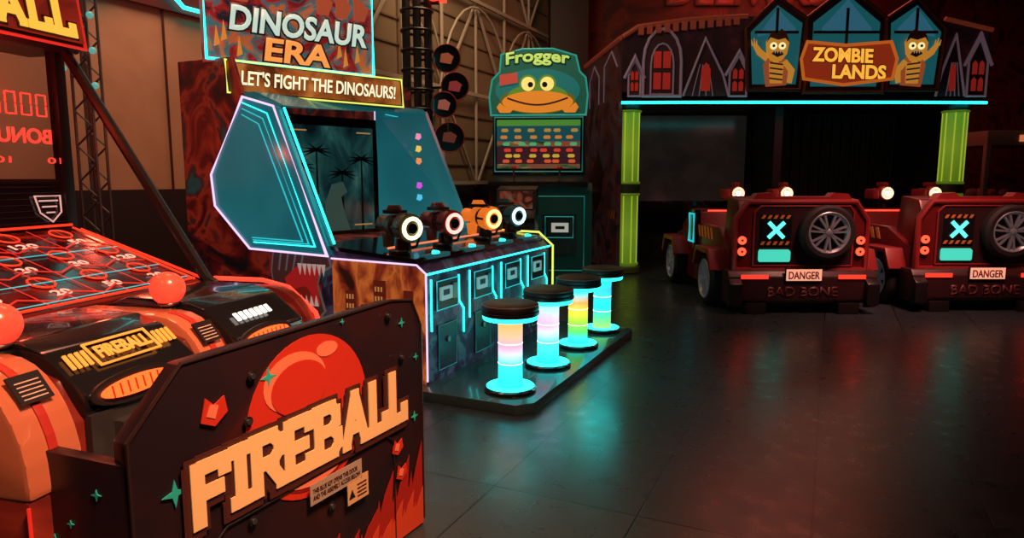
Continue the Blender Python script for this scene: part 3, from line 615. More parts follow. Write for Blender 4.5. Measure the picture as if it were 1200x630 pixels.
tube(P, 'beacon_arm', [(.0, 0, 3.2), (.21, 0, 3.2), (.21, 0, 3.25)], .02, BLACK)

# ---------------------------------------------------------------- frog arcade cabinet
FG = root('frog_arcade_cabinet', (.335, 9.2, 0), -4); P = FG
GREEND = M('cab_green', (.010, .05, .04), .4, em=(.01, .06, .045), es=.10)
pyz(P, 'cabinet_lower', [(-.35, 0), (-.35, 1.15), (-.30, 1.25), (.75, 1.25), (.75, 0)], (-.10, .72), GREEND, .015)
pyz(P, 'control_deck', [(-.40, 1.20), (-.40, 1.27), (.1, 1.37), (.1, 1.20)], (-.62, .66), BLACK, .01)
box(P, 'cabinet_second_seat', (-.62, -.12), (-.25, .7), (0, 1.15), M('cab_orange', (.10, .02, .012), .4), .015)
box(P, 'monitor_housing', (-.60, .63), (.05, .5), (1.2, 2.16), GLOSS, .01)
ff = Fr(P, (0, .045, 0), (1, 0, 0), (0, 0, 1))
FSCR = ART('frog_screen', [(.30, (.01, .02, .02)), (.42, (.04, .14, .05)), (.5, (.35, .05, .02)), (.58, (.02, .12, .10)), (.66, (.5, .25, .05)), (.8, (.08, .2, .1))], 3.2, em=.5, dist=0, stretch=(1, 1, 5))
ff.rect('screen', -.54, .57, 1.44, 2.08, FSCR, .0, .01)
ff.rect('screen_river', -.54, .57, 1.80, 2.0, E('river', (.01, .10, .12), .5), .011, .001)
ff.rect('screen_bank', -.54, .57, 2.0, 2.08, E('bank', (.10, .35, .05), .5), .011, .001)
ff.rect('screen_road', -.54, .57, 1.50, 1.73, E('road', (.05, .012, .02), .6), .011, .001)
random.seed(9)
for j in range(6):
    c = ((.8, .12, .03), (.7, .5, .05), (.8, .06, .03), (.1, .5, .2), (.7, .25, .05), (.5, .3, .06))[j]; zz0 = (1.515, 1.585, 1.66, 1.74, 1.83, 1.92)[j]
    ff.multi('sprite_row_%d' % j, [[(x, zz0), (x+.07, zz0), (x+.085, zz0+.02), (x+.07, zz0+.045), (x, zz0+.045), (x-.015, zz0+.02)] for x in [-.49+i*.175+random.uniform(0, .08) for i in range(6)]], E('sprite_%d' % j, c, .6), .0125, .003)
ff.frame('screen_led', [(-.57, 1.40), (.60, 1.40), (.60, 2.11), (-.57, 2.11)], .008, M('frame_teal', (.02, .1, .1), .4, em=(.02, .25, .22), es=.4), .01)
outl = [(-.62, 2.14), (.64, 2.14), (.66, 2.40), (.63, 2.62), (.55, 2.70), (.50, 2.90), (.2, 2.99), (-.2, 2.99), (-.48, 2.92), (-.50, 2.70), (-.60, 2.6), (-.64, 2.38)]
ff.poly('topper_board', outl, M('topper_green', (.02, .14, .10), .4, em=(.02, .20, .14), es=.2), -.12, .12)
ff.frame('topper_trim', outl, .012, M('topper_trim_m', (.02, .3, .25), .3, em=(.02, .5, .4), es=.4), .0)
ff.disc('pond', 0, 2.46, .56, M('pond_teal', (.02, .20, .20), .4, em=(.02, .3, .3), es=.25), .002, .004, sy=.5)
ff.text('name_letters', 'Frogger', -.42, 2.74, .84, .20, E('frog_lime', (.50, .70, .14), .9), .012, off=.03, outl=.05, olm=M('frog_dark', (.005, .04, .03), .4), arc=.04)
FO = E('frog_belly', (.95, .30, .03), .6); FGn = E('frog_skin', (.16, .34, .04), .5)
ff.disc('frog_body', 0, 2.33, .50, M('frog_body_dk', (.06, .10, .02), .4, em=(.25, .25, .03), es=.3), .0065, .0015, sy=.36)
ff.disc('frog_face', 0, 2.38, .40, FGn, .008, .01, sy=.40)
ff.disc('frog_cheeks', 0, 2.31, .47, FO, .018, .008, sy=.30)
ff.line('frog_mouth', [(-.40+i*.080, 2.36-.09*math.sin(math.pi*i/10), -.32+i*.080, 2.36-.09*math.sin(math.pi*(i+1)/10)) for i in range(10)], .022, BROWN, .027, .004)
for sx in (-.125, .125):
    ff.disc('eye_socket', sx, 2.54, .118, FGn, .010, .012); ff.disc('eye_white', sx, 2.54, .09, E('eye_yellow', (.95, .75, .20), .9), .022, .01); ff.disc('eye_pupil', sx*.75, 2.53, .035, BLACK, .032, .006)
for sx in (-1, 1):
    ff.poly('frog_hand', [(sx*.5, 2.17), (sx*.36, 2.17), (sx*.30, 2.24), (sx*.36, 2.28), (sx*.42, 2.24), (sx*.5, 2.30), (sx*.54, 2.24)], FO, .026, .006)
ff.poly('frog_badge', [(-.50, 2.52), (-.26, 2.56), (-.27, 2.69), (-.50, 2.66)], E('badge_red', (.6, .08, .05), .6), .02, .006)
fl2 = Fr(P, (0, -.352, 0), (1, 0, 0), (0, 0, 1))
fl2.frame('door_led', [(.0, .12), (.62, .12), (.62, 1.08), (.0, 1.08)], .006, M('led_green_dim', (.02, .2, .15), .4, em=(.02, .35, .3), es=.35), .0)
fl2.rect('coin_panel', .08, .52, .30, .85, BLACK, .0, .02)
fl2.rect('card_reader', .20, .42, .62, .74, E('reader_white', (.55, .55, .48), .6), .02, .02)
fl2.rect('card_slot', .25, .37, .66, .70, DARK, .04, .003)
fl2.frame('reader_led', [(.12, .55), (.48, .55), (.48, .82), (.12, .82)], .005, M('led_reader', (.02, .3, .3), .4, em=(.02, .4, .4), es=.5), .022)
fl2.rect('ticket_mouth', .18, .44, .34, .46, DARK, .02, .02)
for k in range(2):
    cyl(P, 'joystick_%d' % k, (-.3+k*.6, -.2, 1.3), (-.3+k*.6, -.2, 1.42), .012, GREY); ball(P, 'joystick_knob_%d' % k, (-.3+k*.6, -.2, 1.44), .035, REDPRINT)
RC = root('ticket_redemption_cabinet', (.06, 8.25, 0), -8); P = RC
pyz(P, 'body', [(-.22, 0), (-.22, .80), (-.28, .85), (-.10, .93), (-.05, 1.18), (.22, 1.22), (.22, 0)], (-.24, .24), M('redemption_body', (.03, .018, .02), .35), .015)
fq = Fr(P, (0, -.225, 0), (1, 0, 0), (0, 0, 1))
fq.rect('door', -.19, .19, .08, .75, DARK, 0, .01); fq.rect('reader', -.08, .08, .52, .62, M('led_reader', (0, 0, 0)), .01, .02); fq.frame('door_line', [(-.19, .08), (.19, .08), (.19, .75), (-.19, .75)], .005, REDPRINT, .012)
fq2 = Fr(P, (0, -.102, .93), (1, 0, 0), V((0, .2, 1))); fq2.rect('screen', -.20, .20, .02, .23, ART('redemption_screen', [(.4, (.03, .01, .01)), (.55, (.25, .05, .02)), (.7, (.03, .15, .12))], 6, em=.4), .0, .01)

# ---------------------------------------------------------------- haunted house canopy
CX = 3.86
HC = root('haunted_house_arcade_booth', (CX, 9.26, 0)); P = HC
ku, kv = .01128, .0108
fz = Fr(P, (0, 0, 2.3), (1, 0, 0), (0, 0, 1))
S = lambda L_: [(a*ku, b_*kv) for a, b_ in L_]
FRZ = ART('frieze_night', [(.4, (.014, .006, .010)), (.6, (.04, .010, .014)), (.75, (.10, .02, .02))], 2, em=.10)
fz.poly('frieze_board', S([(-214, 2), (214, 2), (214, 86), (160, 98), (60, 102), (-70, 102), (-140, 98), (-196, 90), (-214, 78)]), FRZ, -.12, .12)
RUST = M('cornice_rust', (.25, .05, .025), .5, em=(.45, .07, .03), es=.14)
for (nm, pts) in (('cornice_left', [(-214, 78), (-196, 90), (-140, 98), (-70, 102)]), ('cornice_right', [(158, 99), (214, 86)])):
    fz.frame(nm, S(pts), .03, RUST, .02, False)
for k in range(12): fz.poly('cornice_slat_%d' % k, S([(-196+k*10, 80+k*1.1), (-190+k*10, 80+k*1.1), (-190+k*10, 90+k*1.1), (-196+k*10, 90+k*1.1)]), RUST, .01, .04)
tube(P, 'canopy_led', [(-214*ku, -.03, 2.30), (-150*ku, -.06, 2.30), (0, -.08, 2.30), (150*ku, -.06, 2.30), (214*ku, -.03, 2.30)], .018, LED)
LIL = M('house_outline', (.22, .16, .20), .5, em=(.3, .18, .24), es=.16); RW = M('red_window', (.4, .03, .02), .4, em=(.6, .03, .02), es=.25); HD = M('house_dark', (.05, .022, .032), .5)
def house(ax, w, hgt, tag, kind, sx=1):
    X = lambda L_: S([(ax+sx*x, y) for x, y in L_])
    if kind == 0:
        fz.poly(tag+'_wall', X([(0, 8), (w, 8), (w, hgt*.65), (w*.5, hgt), (0, hgt*.65)]), HD, .004, .01)
        fz.frame(tag+'_edge', X([(0, 8), (w, 8), (w, hgt*.65), (w*.5, hgt), (0, hgt*.65)]), .014, LIL, .016)
        fz.frame(tag+'_roof', X([(-5, hgt*.58), (w*.5, hgt+5), (w+5, hgt*.58)]), .02, LIL, .02, False)
        for q in range(2):
            for r in range(2):
                x0 = w*(.18+.36*q); y0 = 14+r*hgt*.26
                fz.poly(tag+'_win_%d%d' % (q, r), X([(x0, y0), (x0+w*.26, y0), (x0+w*.26, y0+hgt*.17), (x0+w*.13, y0+hgt*.22), (x0, y0+hgt*.17)]), RW, .016, .006)
    elif kind == 2:
        arc = [(w*.5+w*.5*math.cos(math.pi*i/8), hgt*.55+hgt*.42*math.sin(math.pi*i/8)) for i in range(9)]
        sh = [(w, 8)]+arc+[(0, 8)]
        fz.poly(tag+'_wall', X(sh), HD, .004, .01); fz.frame(tag+'_edge', X(sh), .020, LIL, .016)
        fz.frame(tag+'_inner', X([(w*.8, 10)]+[(w*.5+w*.3*math.cos(math.pi*i/8), hgt*.5+hgt*.28*math.sin(math.pi*i/8)) for i in range(9)]+[(w*.2, 10)]), .012, LIL, .018)
        for q in range(2):
            for r in range(2):
                x0 = w*(.27+.25*q); y0 = 16+r*hgt*.28
                fz.poly(tag+'_win_%d%d' % (q, r), X([(x0, y0), (x0+w*.2, y0), (x0+w*.2, y0+hgt*.22), (x0, y0+hgt*.22)]), RW, .016, .006)
    else:
        fz.poly(tag+'_roofshape', X([(0, 8), (w, 8), (w*.85, hgt*.45), (w*.45, hgt), (w*.15, hgt*.4)]), HD, .004, .01)
        fz.frame(tag+'_edge', X([(0, 8), (w*.15, hgt*.4), (w*.45, hgt), (w*.85, hgt*.45), (w, 8)]), .016, LIL, .016, False)
        fz.line(tag+'_boards', [S([(ax+sx*(w*.2+i*w*.15), 8)])[0]+S([(ax+sx*(w*.35+i*w*.06), hgt*.6)])[0] for i in range(4)], .012, LIL, .016, .006)
        fz.poly(tag+'_win', X([(w*.38, 14), (w*.58, 14), (w*.58, 40), (w*.48, 48), (w*.38, 40)]), RW, .02, .006)
house(-206, 14, 50, 'house_a', 0); house(-189, 44, 90, 'house_b', 2); house(-142, 54, 76, 'house_c', 1); house(-88, 20, 56, 'house_d', 0)
house(212, 22, 76, 'house_e', 0, -1); house(188, 34, 80, 'house_f', 1, -1)
DFR = M('sign_frame_dark', (.02, .012, .015), .4); TEALG = E('window_teal', (.012, .14, .16), .5); SKY = E('pane_blue', (.04, .18, .27), .5)
wins = [[(-68, 15), (-73, 86), (-38, 122), (-3, 98), (-8, 15)], [(-3, 12), (-3, 99), (42, 135), (88, 99), (88, 12)], [(92, 15), (88, 98), (122, 122), (157, 86), (152, 15)]]
for k, w_ in enumerate(wins):
    cx_ = sum(p[0] for p in w_)/5; cy_ = 60
    fz.poly('sign_window_frame_%d' % k, S(w_), DFR, .0, .07)
    inn = [(cx_+(x-cx_)*.84, cy_+(y-cy_)*.86) for x, y in w_]
    fz.poly('sign_window_glass_%d' % k, S(inn), TEALG, .07, .008)
    fz.frame('sign_window_trim_%d' % k, S(w_), .026, M('trim_bronze', (.14, .05, .03), .4, .5), .07)
    top = [(cx_+(x-cx_)*.62, cy_+(y-cy_)*.80) for x, y in w_[1:4]]
    fz.poly('sign_pane_%d' % k, S([(top[0][0], top[0][1]-4), top[1], (top[2][0], top[2][1]-4), (top[2][0], 82), (top[0][0], 82)]), SKY, .080, .006)
    fz.line('sign_mullions_%d' % k, [S([(cx_, 20)])[0]+S([(cx_, 110)])[0], S([(inn[0][0], 82)])[0]+S([(inn[-1][0], 82)])[0]], .035, DFR, .086, .01)
ZS = E('zombie_skin', (.80, .34, .04), .5); ZD = M('zombie_dark', (.12, .05, .02), .5); ZR = E('zombie_red', (.45, .10, .03), .5)
def zombie(cx_, cy_, sx, tag):
    Q = lambda L_: S([(cx_+sx*x, cy_+y) for x, y in L_])
    fz.poly(tag+'_torso', Q([(-13, -32), (10, -34), (14, -8), (8, 2), (-8, 2), (-15, -8)]), ZR, .088, .02)
    fz.poly(tag+'_ribs', Q([(-8, -30), (6, -30), (8, -6), (-9, -6)]), ZS, .108, .008)
    fz.line(tag+'_rib_lines', [Q([(-8, -26+i*6)])[0]+Q([(7, -24+i*6)])[0] for i in range(4)], .02, ZD, .116, .004)
    fz.poly(tag+'_neck', Q([(-3, -6), (4, -6), (4, 2), (-3, 2)]), ZS, .109, .008)
    fz.poly(tag+'_head', Q([(-11, 4), (-5, -4), (7, -4), (12, 6), (13, 18), (6, 27), (-6, 28), (-13, 18)]), ZS, .12, .03)
    fz.poly(tag+'_hair', Q([(-13, 17), (-8, 22), (0, 20), (9, 23), (13, 17), (8, 30), (2, 27), (-3, 33), (-9, 28)]), ZD, .15, .01)
    for ex in (-5, 5):
        p_ = Q([(ex, 13)])[0]; fz.disc(tag+'_eye', p_[0], p_[1], .045, E('zeye', (1, .85, .4), 1), .15, .01); fz.disc(tag+'_pupil', p_[0], p_[1], .018, BLACK, .16, .005)
    fz.poly(tag+'_mouth', Q([(-7, 3), (0, 0), (7, 4), (4, 7), (-4, 7)]), ZD, .15, .008)
    fz.multi(tag+'_mouth_teeth', [Q([(x, 7), (x+2, 7), (x+1, 4)]) for x in (-4, -1, 2)], TOO, .159, .003)
    fz.poly(tag+'_arm_up', Q([(12, -4), (22, 4), (27, 14), (23, 16), (17, 9), (8, 2)]), ZS, .098, .02)
    fz.multi(tag+'_fingers', [Q([(22+i*2.2, 14), (24+i*2.2, 14), (23.5+i*3, 23-abs(i-1)*2)]) for i in range(3)], ZS, .10, .016)
    fz.poly(tag+'_arm_down', Q([(-12, -2), (-22, -14), (-19, -30), (-14, -29), (-15, -16), (-7, -6)]), ZS, .098, .02)
zombie(-38, 52, -1, 'zombie_left'); zombie(121, 52, 1, 'zombie_right')
fz.poly('title_board', S([(-6, 27), (40, 20), (96, 27), (100, 50), (92, 70), (40, 66), (-4, 70), (-10, 50)]), M('title_wood', (.25, .04, .015), .4, em=(.6, .06, .015), es=.3), .09, .05)
fz.frame('title_board_rim', S([(-6, 27), (40, 20), (96, 27), (100, 50), (92, 70), (40, 66), (-4, 70), (-10, 50)]), .02, E('rim_orange', (.8, .18, .02), .5), .14)
LT = E('title_amber', (1, .46, .05), .95)
fz.text('title_upper', 'ZOMBIE', 2*ku, 47*kv, 70*ku, 17*kv, LT, .146, off=.04, outl=.04, olm=ZD, slope=-.03)
fz.text('title_lower', 'LANDS', 26*ku, 27*kv, 62*ku, 17*kv, LT, .146, off=.04, outl=.04, olm=ZD, slope=-.02)
GREY_D = M('booth_dark', (.014, .010, .012), .5)
box(P, 'roof', (-2.4, 2.4), (0.0, 2.2), (2.34, 2.44), GREY_D)
SIDEART = ART('booth_side_art', [(.38, (.012, .008, .010)), (.52, (.07, .015, .012)), (.62, (.02, .03, .035)), (.75, (.14, .03, .02))], 1.8, em=.15, dist=2)
lo = [(-2.41, .02, 2.32), (-2.66, 2.1, 2.32), (-2.60, 2.1, 2.32), (-2.35, .02, 2.32)]
prism(P, 'frieze_side', lo, [(x, y, 3.10) for x, y, z in lo], SIDEART)
fsd = Fr(P, (-2.66, 2.1, 0), V((.25, -2.08, 0)), (0, 0, 1))
fsd.frame('side_cornice', [(0, 3.1), (2.09, 3.14)], .03, RUST, .02, False)
fsd.line('side_house', [(.3, 2.4, .3, 2.8), (.3, 2.8, .6, 3.0), (.6, 3.0, .9, 2.8), (.9, 2.8, .9, 2.4), (1.2, 2.4, 1.2, 2.9), (1.2, 2.9, 1.6, 3.05), (1.6, 3.05, 1.9, 2.8)], .025, LIL, .004, .01)
fsd.rect('side_wall_lower', .05, 2.0, .0, 2.32, SIDEART, -.05, .05)
for k in range(6): fsd.poly('side_stripe_%d' % k, [(1.2+k*.12, .75), (1.26+k*.12, .75), (1.32+k*.12, .87), (1.26+k*.12, .87)], M('hazard_orange', (.55, .18, .03), .5), .004, .003)
fsd.multi('side_creature', [[(.5, .9), (.8, .8), (1.1, 1.0), (1.2, 1.4), (.95, 1.7), (.7, 1.6), (.45, 1.3)]], M('creature_print', (.10, .04, .03), .5), .004, .003)
fsd.multi('side_creature_teeth', [[(.6+i*.1, 1.1), (.66+i*.1, 1.1), (.63+i*.1, 1.2)] for i in range(5)], M('teeth_dim', (.35, .3, .2), .5), .008, .003)
PIL = GRADZ('pillar_green', [(0, (.12, .26, .012)), (.25, (.24, .44, .03)), (.5, (.12, .26, .01)), (.75, (.26, .46, .03)), (1, (.14, .36, .03))], 0, 2.3, .40)
PIL2 = M('pillar_rib', (.12, .25, .02), .35, em=(.58, .66, .05), es=.55)
for j, px in enumerate((-2.26, 2.19)):
    py = .25
    for q, (z0, z1) in enumerate(((.10, 1.12), (1.22, 2.24))):
        cyl(P, 'pillar_%d_%d' % (j, q), (px, py, z0), (px, py, z1), .145, PIL, seg=12)
        for r in range(8):
            an = r*math.tau/8+.26
            cyl(P, 'pillar_rib_%d_%d_%d' % (j, q, r), (px+.147*math.cos(an), py+.147*math.sin(an), z0+.02), (px+.147*math.cos(an), py+.147*math.sin(an), z1-.02), .008, PIL2, seg=6)
        for z in (z0+.03, z1-.03): torus(P, 'pillar_cuff_%d_%d' % (j, q), (px, py, z), (0, 0, 1), .15, .02, M('cuff_green', (.10, .22, .02), .35, em=(.2, .35, .02), es=.25), 24)
    cyl(P, 'pillar_collar_%d' % j, (px, py, 1.10), (px, py, 1.24), .165, M('collar_green', (.03, .05, .01), .4), seg=24)
    cyl(P, 'pillar_foot_%d' % j, (px, py, 0), (px, py, .10), .19, M('pillar_foot_m', (.08, .12, .02), .4), seg=24)
    cyl(P, 'pillar_cap_%d' % j, (px, py, 2.22), (px, py, 2.34), .18, BLACK, seg=24)
SCR2 = ART('booth_screen', [(.4, (.045, .032, .028)), (.65, (.07, .048, .040))], 1.5, em=.12, rough=.15)
box(P, 'screen_housing', (-2.3, -.02), (1.85, 2.1), (.0, 2.34), GLOSS, .01)
fsc = Fr(P, (0, 1.845, 0), (1, 0, 0), (0, 0, 1))
fsc.rect('screen_left', -2.15, -.12, .95, 2.30, SCR2, .0, .006)
box(P, 'centre_partition', (-.02, .10), (.9, 2.1), (0, 2.34), GREY_D)
BC = M('black_curtain', (.008, .007, .008), .8)
box(P, 'rear_curtain', (.1, 2.4), (1.95, 2.1), (0, 2.34), BC)
for k in range(14): cyl(P, 'curtain_fold_%d' % k, (.2+k*.16, 1.93, .02), (.2+k*.16, 1.93, 2.33), .035, BC, seg=10)
box(P, 'side_post_right', (2.33, 2.40), (.4, 2.1), (0, 2.34), GREY_D)

# ---------------------------------------------------------------- cars
CARR = ART('car_red', [(.3, (.08, .008, .010)), (.6, (.14, .012, .014)), (.8, (.19, .02, .02))], 2.2, rough=.3)
CARR2 = M('car_trim_red', (.24, .020, .022), .35)
TYRE = M('tyre', (.012, .012, .012), .7, bump=.3, bscale=40); RIM = M('rim_alloy', (.34, .36, .40), .3, .5, em=(.3, .32, .36), es=.04)
XC = E('x_cyan', (.10, .85, .70), 1.7); TL = E('tail_red', (1, .05, .02), 3.5); TLD = E('tail_bar', (1, .04, .02), 1.4); PLATE = E('danger_plate', (.95, .38, .24), .95); HAZ = M('hazard_y', (.55, .16, .03), .5, em=(.6, .15, .02), es=.10)
def car(x, y, rz):
    c = root('armoured_car_seat', (x, y, 0), rz); P = c
    pyz(P, 'body', [(0, .30), (0, .98), (.06, 1.10), (.38, 1.13), (.46, .62), (1.35, .56), (1.42, .92), (1.75, .95), (2.2, .72), (2.28, .30)], (-.60, .60), CARR, .02)
    pyz(P, 'side_skirt_l', [(.05, .14), (.05, .62), (.5, .80), (1.4, .80), (2.2, .62), (2.25, .14)], (-.66, -.58), CARR, .01)
    pyz(P, 'side_skirt_r', [(.05, .14), (.05, .62), (.5, .80), (1.4, .80), (2.2, .62), (2.25, .14)], (.58, .66), CARR, .01)
    box(P, 'chassis', (-.60, .60), (.05, 2.2), (.0, .32), BLACK, .01)
    f = Fr(P, (0, 0, 0), (1, 0, 0), (0, 0, 1))
    f.poly('tailgate', [(-.66, .40), (-.66, .92), (-.54, 1.10), (.54, 1.10), (.66, .92), (.66, .40)], CARR, .0, .03)
    f.frame('tailgate_rim', [(-.64, .42), (-.64, .91), (-.52, 1.08), (.52, 1.08), (.64, .91), (.64, .42)], .026, CARR2, .03)
    f.poly('roof_lip', [(-.5, 1.08), (-.44, 1.16), (-.30, 1.17), (-.26, 1.13), (.26, 1.13), (.30, 1.17), (.44, 1.16), (.5, 1.08)], CARR2, -.10, .13)
    f.poly('inner_panel', [(-.46, .46), (-.46, .98), (-.40, 1.04), (.46, 1.04), (.50, .98), (.50, .46)], M('car_inner', (.03, .012, .014), .4), .03, .01)
    f.frame('inner_rim', [(-.46, .46), (-.46, .98), (-.40, 1.04), (.46, 1.04), (.50, .98), (.50, .46)], .010, CARR2, .04)
    f.rect('x_panel', -.40, -.10, .66, .96, GLOSS, .04, .01)
    f.multi('x_hazard', [[(-.40+i*.06, y0), (-.37+i*.06, y0), (-.35+i*.06, y0+.035), (-.38+i*.06, y0+.035)] for i in range(5) for y0 in (.665, .92)], HAZ, .05, .003)
    f.line('x_mark', [(-.325, .735, -.175, .885), (-.325, .885, -.175, .735)], .036, XC, .055, .008)
    f.poly('pedal_light', [(-.41, .52), (-.40, .50), (-.11, .50), (-.10, .52), (-.10, .60), (-.12, .62), (-.40, .62), (-.41, .60)], E('pedal_teal', (.06, .65, .48), 1.0), .04, .015)
    spoked_wheel(P, 'spare', (.225, -.09, .79), (0, -1, 0), .265, .12, 7, TYRE, RIM)
    for sx in (-.575, .575):
        for z in (.60, .71):
            f.disc('tail_bezel', sx, z, .05, BLACK, .03, .02, seg=20); f.disc('tail_light', sx, z, .040, TL, .05, .012, seg=20)
            f.disc('tail_core', sx, z, .012, BLACK, .062, .004, seg=12)
    pyz(P, 'bumper', [(-.14, .14), (-.14, .36), (-.10, .42), (.1, .42), (.1, .10), (-.10, .10)], (-.72, .72), M('bumper_black', (.035, .012, .014), .4), .012)
    fb_ = Fr(P, (0, -.14, 0), (1, 0, 0), (0, 0, 1))
    for sx in (-1, 1):
        fb_.rect('bumper_bar', min(sx*.60, sx*.34), max(sx*.60, sx*.34), .345, .385, TLD, .0, .012)
        pyz(P, 'bumper_horn', [(-.20, .10), (-.20, .30), (-.12, .36), (-.12, .06)], (sx*.66-.06, sx*.66+.06), BLACK, .01)
        box(P, 'skid_foot', (sx*.45-.10, sx*.45+.10), (-.16, .1), (.0, .11), BLACK, .01)
    fb_.rect('danger_plate', -.18, .18, .32, .45, BLACK, .0, .015)
    fb_.rect('danger_face', -.17, .17, .33, .44, PLATE, .015, .006)
    fb_.text('danger_text', 'DANGER', -.15, .345, .30, .075, M('danger_ink', (.3, .02, .02), .5), .022, off=.02)
    fb_.text('bumper_text', 'BAD BONE', -.34, .17, .68, .10, M('bumper_ink', (.12, .03, .03), .5), .002, off=.02)
    for sx in (-1, 1):
        for yy in (.42, 1.95):
            spoked_wheel(P, 'wheel', (sx*.72, yy, .27), (sx, 0, 0), .27, .16, 6, TYRE, RIM)
            pyz(P, 'fender', [(yy-.34, .40), (yy-.24, .60), (yy+.24, .60), (yy+.34, .40), (yy+.29, .38), (yy+.20, .55), (yy-.20, .55), (yy-.29, .38)], (min(sx*.60, sx*.84), max(sx*.60, sx*.84)), CARR2, .008)
    fl_ = Fr(P, (-.662, 0, 0), (0, -1, 0), (0, 0, 1))
    fl_.multi('side_hazard', [[(-.60-i*.12, .66), (-.66-i*.12, .66), (-.72-i*.12, .78), (-.66-i*.12, .78)] for i in range(6)], HAZ, .002, .004)
    pyz(P, 'door_frame', [(1.18, .50), (1.18, .95), (1.50, .95), (1.50, .50)], (-.70, -.64), GLOSS, .01)
    tube(P, 'door_led', [(-.705, 1.24, .58), (-.705, 1.44, .58), (-.705, 1.44, .90), (-.705, 1.24, .90)], .010, LEDD, True)
    for sx in (-.3, .3):
        box(P, 'seat_base', (sx-.24, sx+.24), (.48, .95), (.60, .72), BLACK, .03)
        box(P, 'seat_back', (sx-.22, sx+.22), (.40, .50), (.66, 1.12), M('seat_dark', (.02, .02, .022), .5), .03)
    for k, gx in enumerate((-.10, .48)):
        cyl(P, 'gun_post_%d' % k, (gx, 1.72, .92), (gx, 1.72, 1.04), .03, BLACK)
        lathe(P, 'gun_body_%d' % k, [(0, 0), (.06, 0), (.085, .015), (.09, .10), (.06, .16), (.06, .30), (.035, .32), (.035, .42), (0, .42)], (gx, 1.56, 1.13), (0, 1, 0), CARR2, 24)
        torus(P, 'gun_ring_%d' % k, (gx, 1.555, 1.13), (0, 1, 0), .058, .014, E('gun_ring_warm', (1, .40, .22), 3.0))
        cyl(P, 'gun_core_%d' % k, (gx, 1.545, 1.13), (gx, 1.57, 1.13), .035, WHITE_E)
        pyz(P, 'gun_grip_%d' % k, [(1.62, 1.07), (1.68, 1.07), (1.66, .94), (1.60, .94)], (gx-.02, gx+.02), BLACK, .005)
        box(P, 'gun_side_tank_%d' % k, (gx-.16, gx-.08), (1.58, 1.80), (1.06, 1.18), CARR2, .02)
        box(P, 'gun_scope_%d' % k, (gx-.03, gx+.03), (1.60, 1.78), (1.21, 1.26), CARR2, .01)
    tube(P, 'dash_led', [(-.5, 1.41, .93), (.5, 1.41, .93)], .010, LEDR)
car(2.81, 6.66, 0)
car(4.66, 6.78, 0)

# ---------------------------------------------------------------- right background
CL = root('claw_machine', (8.1, 11.2, 0)); P = CL
WM = M('claw_white', (.30, .24, .20), .5)
box(P, 'lower_cabinet', (-.7, .7), (-.4, .5), (0, .95), M('claw_lower', (.06, .03, .03), .5), .02)
for sx in (-.66, .66):
    for sy in (-.36, .46): box(P, 'corner_post', (sx-.04, sx+.04), (sy-.04, sy+.04), (.95, 1.85), WM, .01)
box(P, 'top_box', (-.7, .7), (-.4, .5), (1.82, 2.05), WM, .02)
box(P, 'deck', (-.68, .68), (-.38, .48), (.93, .99), GREY)
box(P, 'glass_front', (-.62, .62), (-.37, -.365), (.99, 1.82), GLASS)
random.seed(3)
for k in range(14): ball(P, 'plush_prize_%d' % k, (random.uniform(-.5, .5), random.uniform(-.25, .3), 1.06), .085, M('plush_%d' % k, (random.uniform(.05, .3), random.uniform(.04, .2), random.uniform(.02, .2)), .8))
cyl(P, 'claw_cable', (0, 0, 1.5), (0, 0, 1.82), .01, GREY)
for k in range(3):
    an = k*math.tau/3; tube(P, 'claw_arm_%d' % k, [(0, 0, 1.5), (.08*math.cos(an), .08*math.sin(an), 1.44), (.05*math.cos(an), .05*math.sin(an), 1.36)], .01, GREY)
box(P, 'lit_sign', (-.2, .2), (-.42, -.40), (1.88, 1.98), E('claw_sign', (.9, .25, .1), .6))
wl = root('wall_lettering', (3.4, 12.94, 0))
fw = Fr(wl, (0, 0, 0), (1, 0, 0), (0, 0, 1))
fw.text('letters', 'DELIVERS', -.6, 4.42, 2.9, .45, M('letter_red', (.35, .05, .03), .5, em=(.3, .05, .03), es=.1), .01, off=.03, t=.05)
bg = root('wall_mural', (8.6, 12.93, 0)); fw = Fr(bg, (0, 0, 0), (1, 0, 0), (0, 0, 1))
fw.poly('mural_shape', [(-1.4, .0), (1.8, .0), (1.8, 4.9), (-.6, 4.9), (-1.1, 3.2), (-.8, 2.2)], ART('mural_brown', [(.35, (.04, .008, .006)), (.5, (.20, .035, .02)), (.62, (.09, .015, .01)), (.8, (.32, .09, .05))], 1.6, dist=2.5), .0, .02)

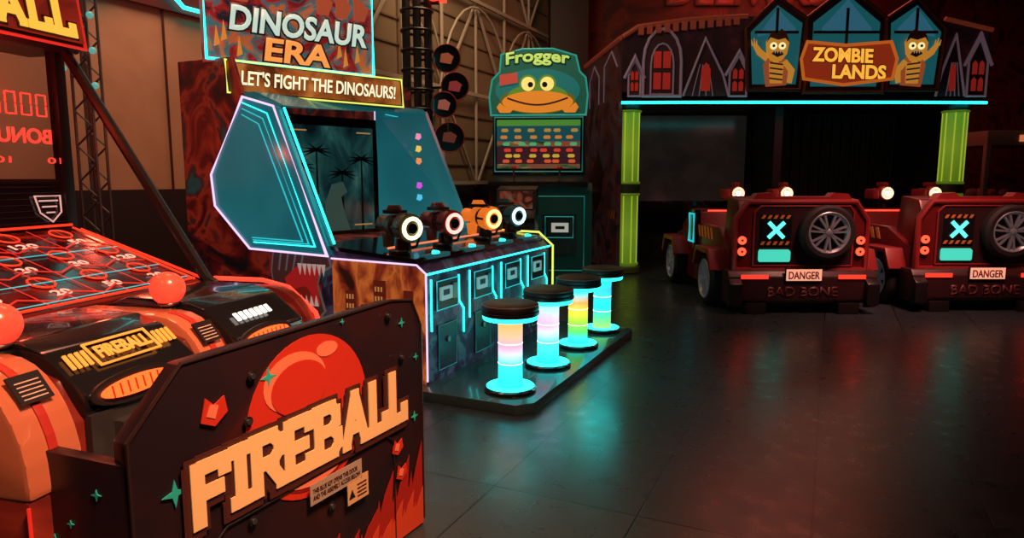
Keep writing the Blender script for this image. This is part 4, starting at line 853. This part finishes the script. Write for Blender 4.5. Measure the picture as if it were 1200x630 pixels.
# ---------------------------------------------------------------- lights
def area(name, loc, size, e, col, target=None, spread=None):
    l = bpy.data.lights.new(name, 'AREA'); l.energy = e; l.color = col; l.size = size
    if spread: l.spread = math.radians(spread)
    o = bpy.data.objects.new(name, l); sc.collection.objects.link(o); o.location = loc
    if target is not None: o.rotation_euler = (V(target)-V(loc)).to_track_quat('-Z', 'Y').to_euler()
    return o
def point(name, loc, e, col, r=.05):
    l = bpy.data.lights.new(name, 'POINT'); l.energy = e; l.color = col; l.shadow_soft_size = r
    o = bpy.data.objects.new(name, l); sc.collection.objects.link(o); o.location = loc
area('ceiling_light_warm', (3.5, 5.0, 5.0), 3.0, 20, (1, .42, .32))
area('ceiling_light_back', (4.5, 11.2, 5.0), 2.5, 62, (1, .16, .10))
area('ceiling_light_front', (1.0, .5, 4.2), .9, 36, (1, .46, .26), (-.6, 2.0, .5), 50)
area('ceiling_light_cars', (4.0, 4.6, 4.6), 1.2, 26, (1, .36, .28), (3.8, 6.9, .6), 50)
area('wall_wash_light', (-.4, 7.6, 5.0), 1.5, 95, (1, .66, .40), (-1.1, 9.5, 2.8))
area('wall_wash_light_left', (-1.9, 4.6, 5.0), 1.5, 60, (1, .42, .25), (-3.2, 5.0, 1.8), 110)
point('playfield_lamp', (-1.95, 2.65, 1.65), 8, (1, .05, .025))
point('console_lamp', (-1.25, 1.95, 1.35), 2.6, (1, .10, .04))
point('cabinet_side_lamp', (-2.2, 3.9, 1.6), 5.0, (1, .10, .05))
point('stool_glow', (.55, 4.35, .35), 2.4, (.03, .85, .8), .15)
area('booth_light', (4.2, 9.0, 2.25), 1.5, 7, (1, .2, .12))
w = bpy.data.worlds.new('world'); sc.world = w; w.use_nodes = True
w.node_tree.nodes['Background'].inputs[0].default_value = (.25, .62, .68, 1); w.node_tree.nodes['Background'].inputs[1].default_value = .009

cam = bpy.data.cameras.new('camera'); cam.lens = 24; cam.sensor_width = 36; cam.clip_start = .05
co = bpy.data.objects.new('camera', cam); sc.collection.objects.link(co)
co.location = (0, 0, 1.3); co.rotation_euler = (math.radians(90-7.5), 0, 0); sc.camera = co
